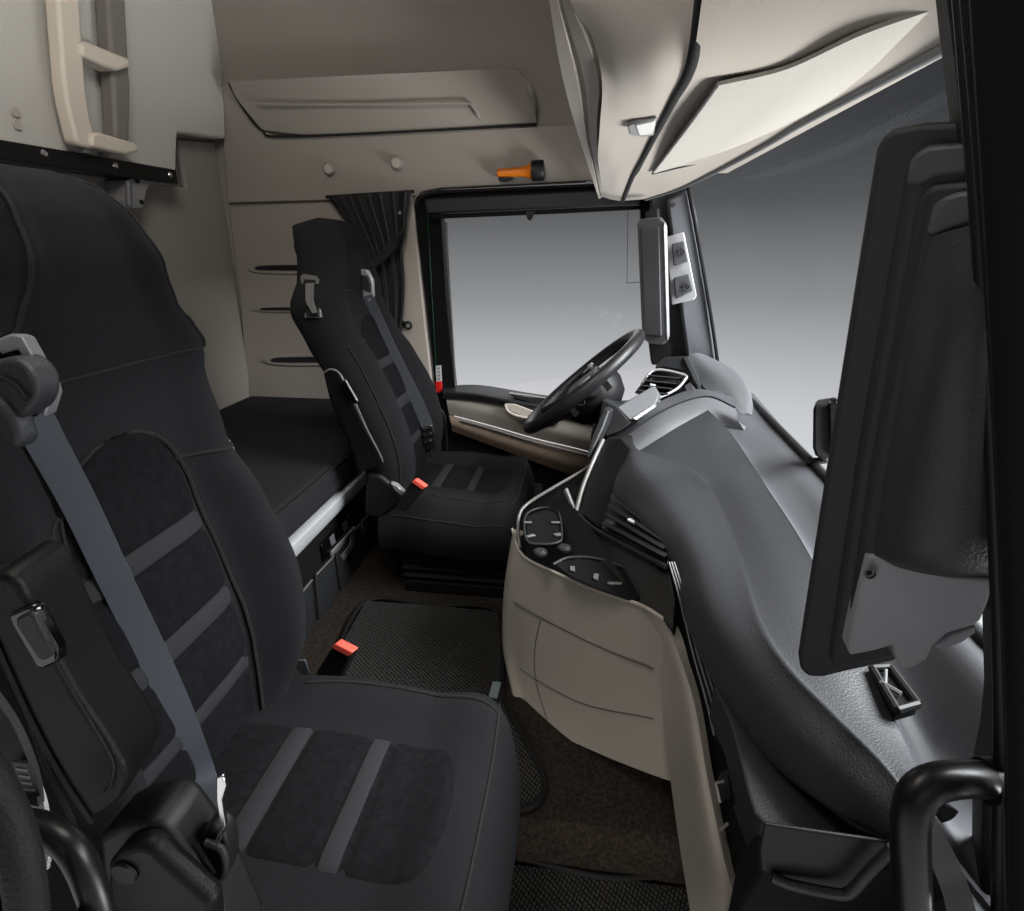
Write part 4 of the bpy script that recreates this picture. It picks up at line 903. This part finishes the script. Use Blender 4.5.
# buckle on the far side of each cushion
def buckle(seat, cpx, y, ax, w, h, t):
    c = P(cpx[0], cpx[1], y=y); a = V3(ax).normalized(); b_ = YAX; n_ = a.cross(b_)
    bk_ = box('buckle', c-a*(h*.5), w, t, h, 'black', seat.o, .005, (n_, b_, a), 3)
    box('buckle_button', c+a*.004, w*.86, t*.66, .010, 'buckle_red', bk_, .002, (n_, b_, a))
    tube('buckle_stalk', [c-a*h*.9, c-a*(h+.06)-V3((.02, 0, .03))], .010, 'webbing_dk', seat.o, 8)
def buckle2(seat, face, top, vec, label=None):
    bk_ = prism('buckle', p3(face), vec, 'black', seat.o, .004, 3)
    prism('buckle_button', p3(top), V3(vec)*.8, 'buckle_red', bk_, .002); return bk_
buckle2(PA, [(329, 650, .86), (336, 645, .86), (352, 653, .85), (345, 668, .85), (334, 690, .845), (312, 692, .85), (316, 672, .855)], [(331, 648, .855), (335, 643.5, .855), (352.5, 652.5, .845), (348, 657, .845)], (.008, .02, 0))
build('buckle_stalk', *ribbon_vf(curve(p3([(300, 660, .86), (306, 676, .86), (316, 694, .86), (330, 712, .85)]), 12), V3((.6, 0, .5)), .022, .004), 'webbing', o)
# lever on the far side of the passenger backrest
prism('side_lever', p3([(217, 437, .77), (224, 438, .77), (232, 447, .77), (236, 458, .77), (248, 482, .765), (245, 484, .765), (230, 460, .77), (219, 446, .77)]), (-.012, .02, 0), 'silver', o, .003)
# ---- driver seat fittings
o = DR.o
OY = onseat(DR, 366, 286, 1.88, .02).y
TY = onseat(DR, 427, 438, 1.84, .02).y
print('OY', OY, 'TY', TY)
belt(DR, [(366, 296, 1.88), (376, 318, 1.875), (390, 348, 1.87), (405, 378, 1.865), (420, 408, 1.86), (428, 428, 1.85)], .042)
def ps(pts, off): return [onseat(DR, a, b, OY, off) for a, b in pts]
oq = OY-.012
prism('belt_outlet', [P(a, b, y=oq) for a, b in ((359, 269), (367, 270), (372, 280), (373, 296), (369, 302), (360, 296))], (.002, .016, 0), 'silver', o, .003)
prism('belt_guide', [P(a, b, y=oq-.008) for a, b in ((361, 275), (367, 276), (370, 284), (370, 292), (362, 288))], (.002, .012, 0), 'dash_dk', o, .002)
tn = prism('belt_tongue', p3([(421, 426, TY), (431, 424, TY), (435, 434, TY), (434, 449, TY), (424, 452, TY), (419, 440, TY)]), (0, .02, 0), 'black', o, .004)
for k in range(3): prism('tongue_plate', p3([(423, 427+7*k, TY-.008), (431, 425+7*k, TY-.008), (432, 428+7*k, TY-.008), (424, 430+7*k, TY-.008)]), (0, .006, 0), 'chrome', tn, .001)
fr_ = prism('headrest_outlet', ps([(300, 276), (303, 274), (315, 276), (318, 280), (321, 318), (304, 318)], .012), (0, .03, 0), 'silver_dk', o, .003)
prism('outlet_recess', ps([(303, 279), (314.5, 280), (318, 316), (306, 316)], .016), (0, .01, 0), 'black', fr_, .002)
prism('outlet_lever', ps([(305, 283), (313, 283), (312, 300), (316, 313), (312, 314), (306, 302)], .022), (0, .01, 0), 'silver_dk', fr_, .002)
ad = [(322, 372), (329, 368), (338, 371), (344, 380), (352, 398), (366, 428), (379, 452), (383, 463), (379, 469), (366, 472), (356, 470), (346, 440), (330, 405)]
ar = prism('armrest', pl(ad, 1.49), (-.005, .05, 0), 'dash_dk2', o, .012, 4)
tube('armrest_trim', pl([(324, 372.5), (330, 369.5), (338, 372), (344, 381)], 1.489), .0035, 'silver_dk', ar, 8, 16)
tube('armrest_trim', pl([(356, 404), (368, 431), (380, 454), (383, 462)], 1.489), .002, 'silver_dk', ar, 8, 16)
sl_ = prism('armrest_dial', pl([(337, 386), (345, 379), (358, 402), (349, 406)], 1.486), (0, .01, 0), 'gloss', ar, .003)
tube('dial_edge', pl([(345.5, 380), (357.5, 401)], 1.484), .003, 'silver', sl_, 6)
prism('recliner_cover', pl([(366, 474), (380, 475), (391, 485), (402, 496), (398, 506), (380, 520), (364, 515)], 1.50), (0, .05, 0), 'black', o, .01, 3)
prism('side_lever', p3([(390, 483, 1.49), (396, 485, 1.49), (404, 493, 1.49), (401, 496, 1.49), (394, 490, 1.49)]), (0, .02, 0), 'silver', o, .003)
buckle2(DR, [(410, 483, 1.475), (415, 481, 1.475), (425, 488, 1.47), (417, 497, 1.47), (404, 512, 1.47), (395, 508, 1.475)], [(411, 482, 1.468), (414.5, 479.5, 1.468), (425.5, 487, 1.464), (422, 490, 1.464)], (.006, .02, 0))
# ================================================================== LIGHT
w = bpy.data.worlds.new('studio'); SC.world = w; w.use_nodes = True; nt = w.node_tree; bg = nt.nodes['Background']
tc = nt.nodes.new('ShaderNodeTexCoord'); sx = nt.nodes.new('ShaderNodeSeparateXYZ'); mr = nt.nodes.new('ShaderNodeMapRange')
mr.inputs['From Min'].default_value = -.5; mr.inputs['From Max'].default_value = .3
rp = nt.nodes.new('ShaderNodeValToRGB'); rp.color_ramp.interpolation = 'EASE' if False else 'LINEAR'
def pos(z): return (z+.5)/.8
stops = [(-.46, (250, 250, 250)), (-.34, (222, 222, 224)), (-.237, (203, 203, 207)), (-.16, (178, 178, 181)), (-.084, (145, 146, 148)), (.018, (108, 108, 110)), (.059, (87, 88, 90)), (.173, (58, 59, 62)), (.27, (44, 45, 48))]
el = rp.color_ramp.elements
el[0].position = pos(stops[0][0]); el[0].color = rgb(stops[0][1]); el[1].position = pos(stops[-1][0]); el[1].color = rgb(stops[-1][1])
for z, c in stops[1:-1]: e = el.new(pos(z)); e.color = rgb(c)
nt.links.new(tc.outputs['Generated'], sx.inputs[0]); nt.links.new(sx.outputs['Z'], mr.inputs['Value']); nt.links.new(mr.outputs['Result'], rp.inputs['Fac']); nt.links.new(rp.outputs['Color'], bg.inputs['Color'])
bg.inputs['Strength'].default_value = 1.0
def area(name, loc, tgt, sx_, sy_, pw, col=(1, 1, 1), spread=180):
    l = bpy.data.lights.new(name, 'AREA'); l.shape = 'RECTANGLE'; l.size = sx_; l.size_y = sy_; l.energy = pw; l.color = col; l.spread = math.radians(spread)
    ob = bpy.data.objects.new(name, l); COL.objects.link(ob); ob.location = loc
    ob.rotation_euler = (V3(tgt)-V3(loc)).to_track_quat('-Z', 'Y').to_euler(); return ob
area('studio_softbox', (2.0, 1.0, 2.3), (.2, 1.0, .6), 1.6, 1.8, 300, (.97, .98, 1))
area('studio_floor_light', (1.9, .9, -.5), (.25, 1.1, 1.3), 1.6, 1.4, 235)
area('roof_lamp', (-.55, .75, 2.05), (-1.1, 1.2, 1.0), .5, .8, 16, (1, .96, .9))
area('door_side_softbox', (-.1, -1.6, 2.0), (-.3, 1.0, .8), 1.8, 1.4, 4, (1, .98, .96))
area('riser_fill', (.10, -.45, .55), (.06, .8, .05), .25, .15, 1.0, (1, .94, .88), 60)  # added low fill from the doorway, brightens the floor riser
area('window_softbox', (-.2, 4.2, 1.8), (-.4, 1.5, .8), 1.8, 1.4, 16)
vs = SC.view_settings; vs.view_transform = 'Standard'; vs.look = 'None'; vs.exposure = 0; vs.gamma = 1; vs.use_curve_mapping = False
SC.display_settings.display_device = 'sRGB'
SC.cycles.max_bounces = 8; SC.cycles.transparent_max_bounces = 16; SC.cycles.use_denoising = True
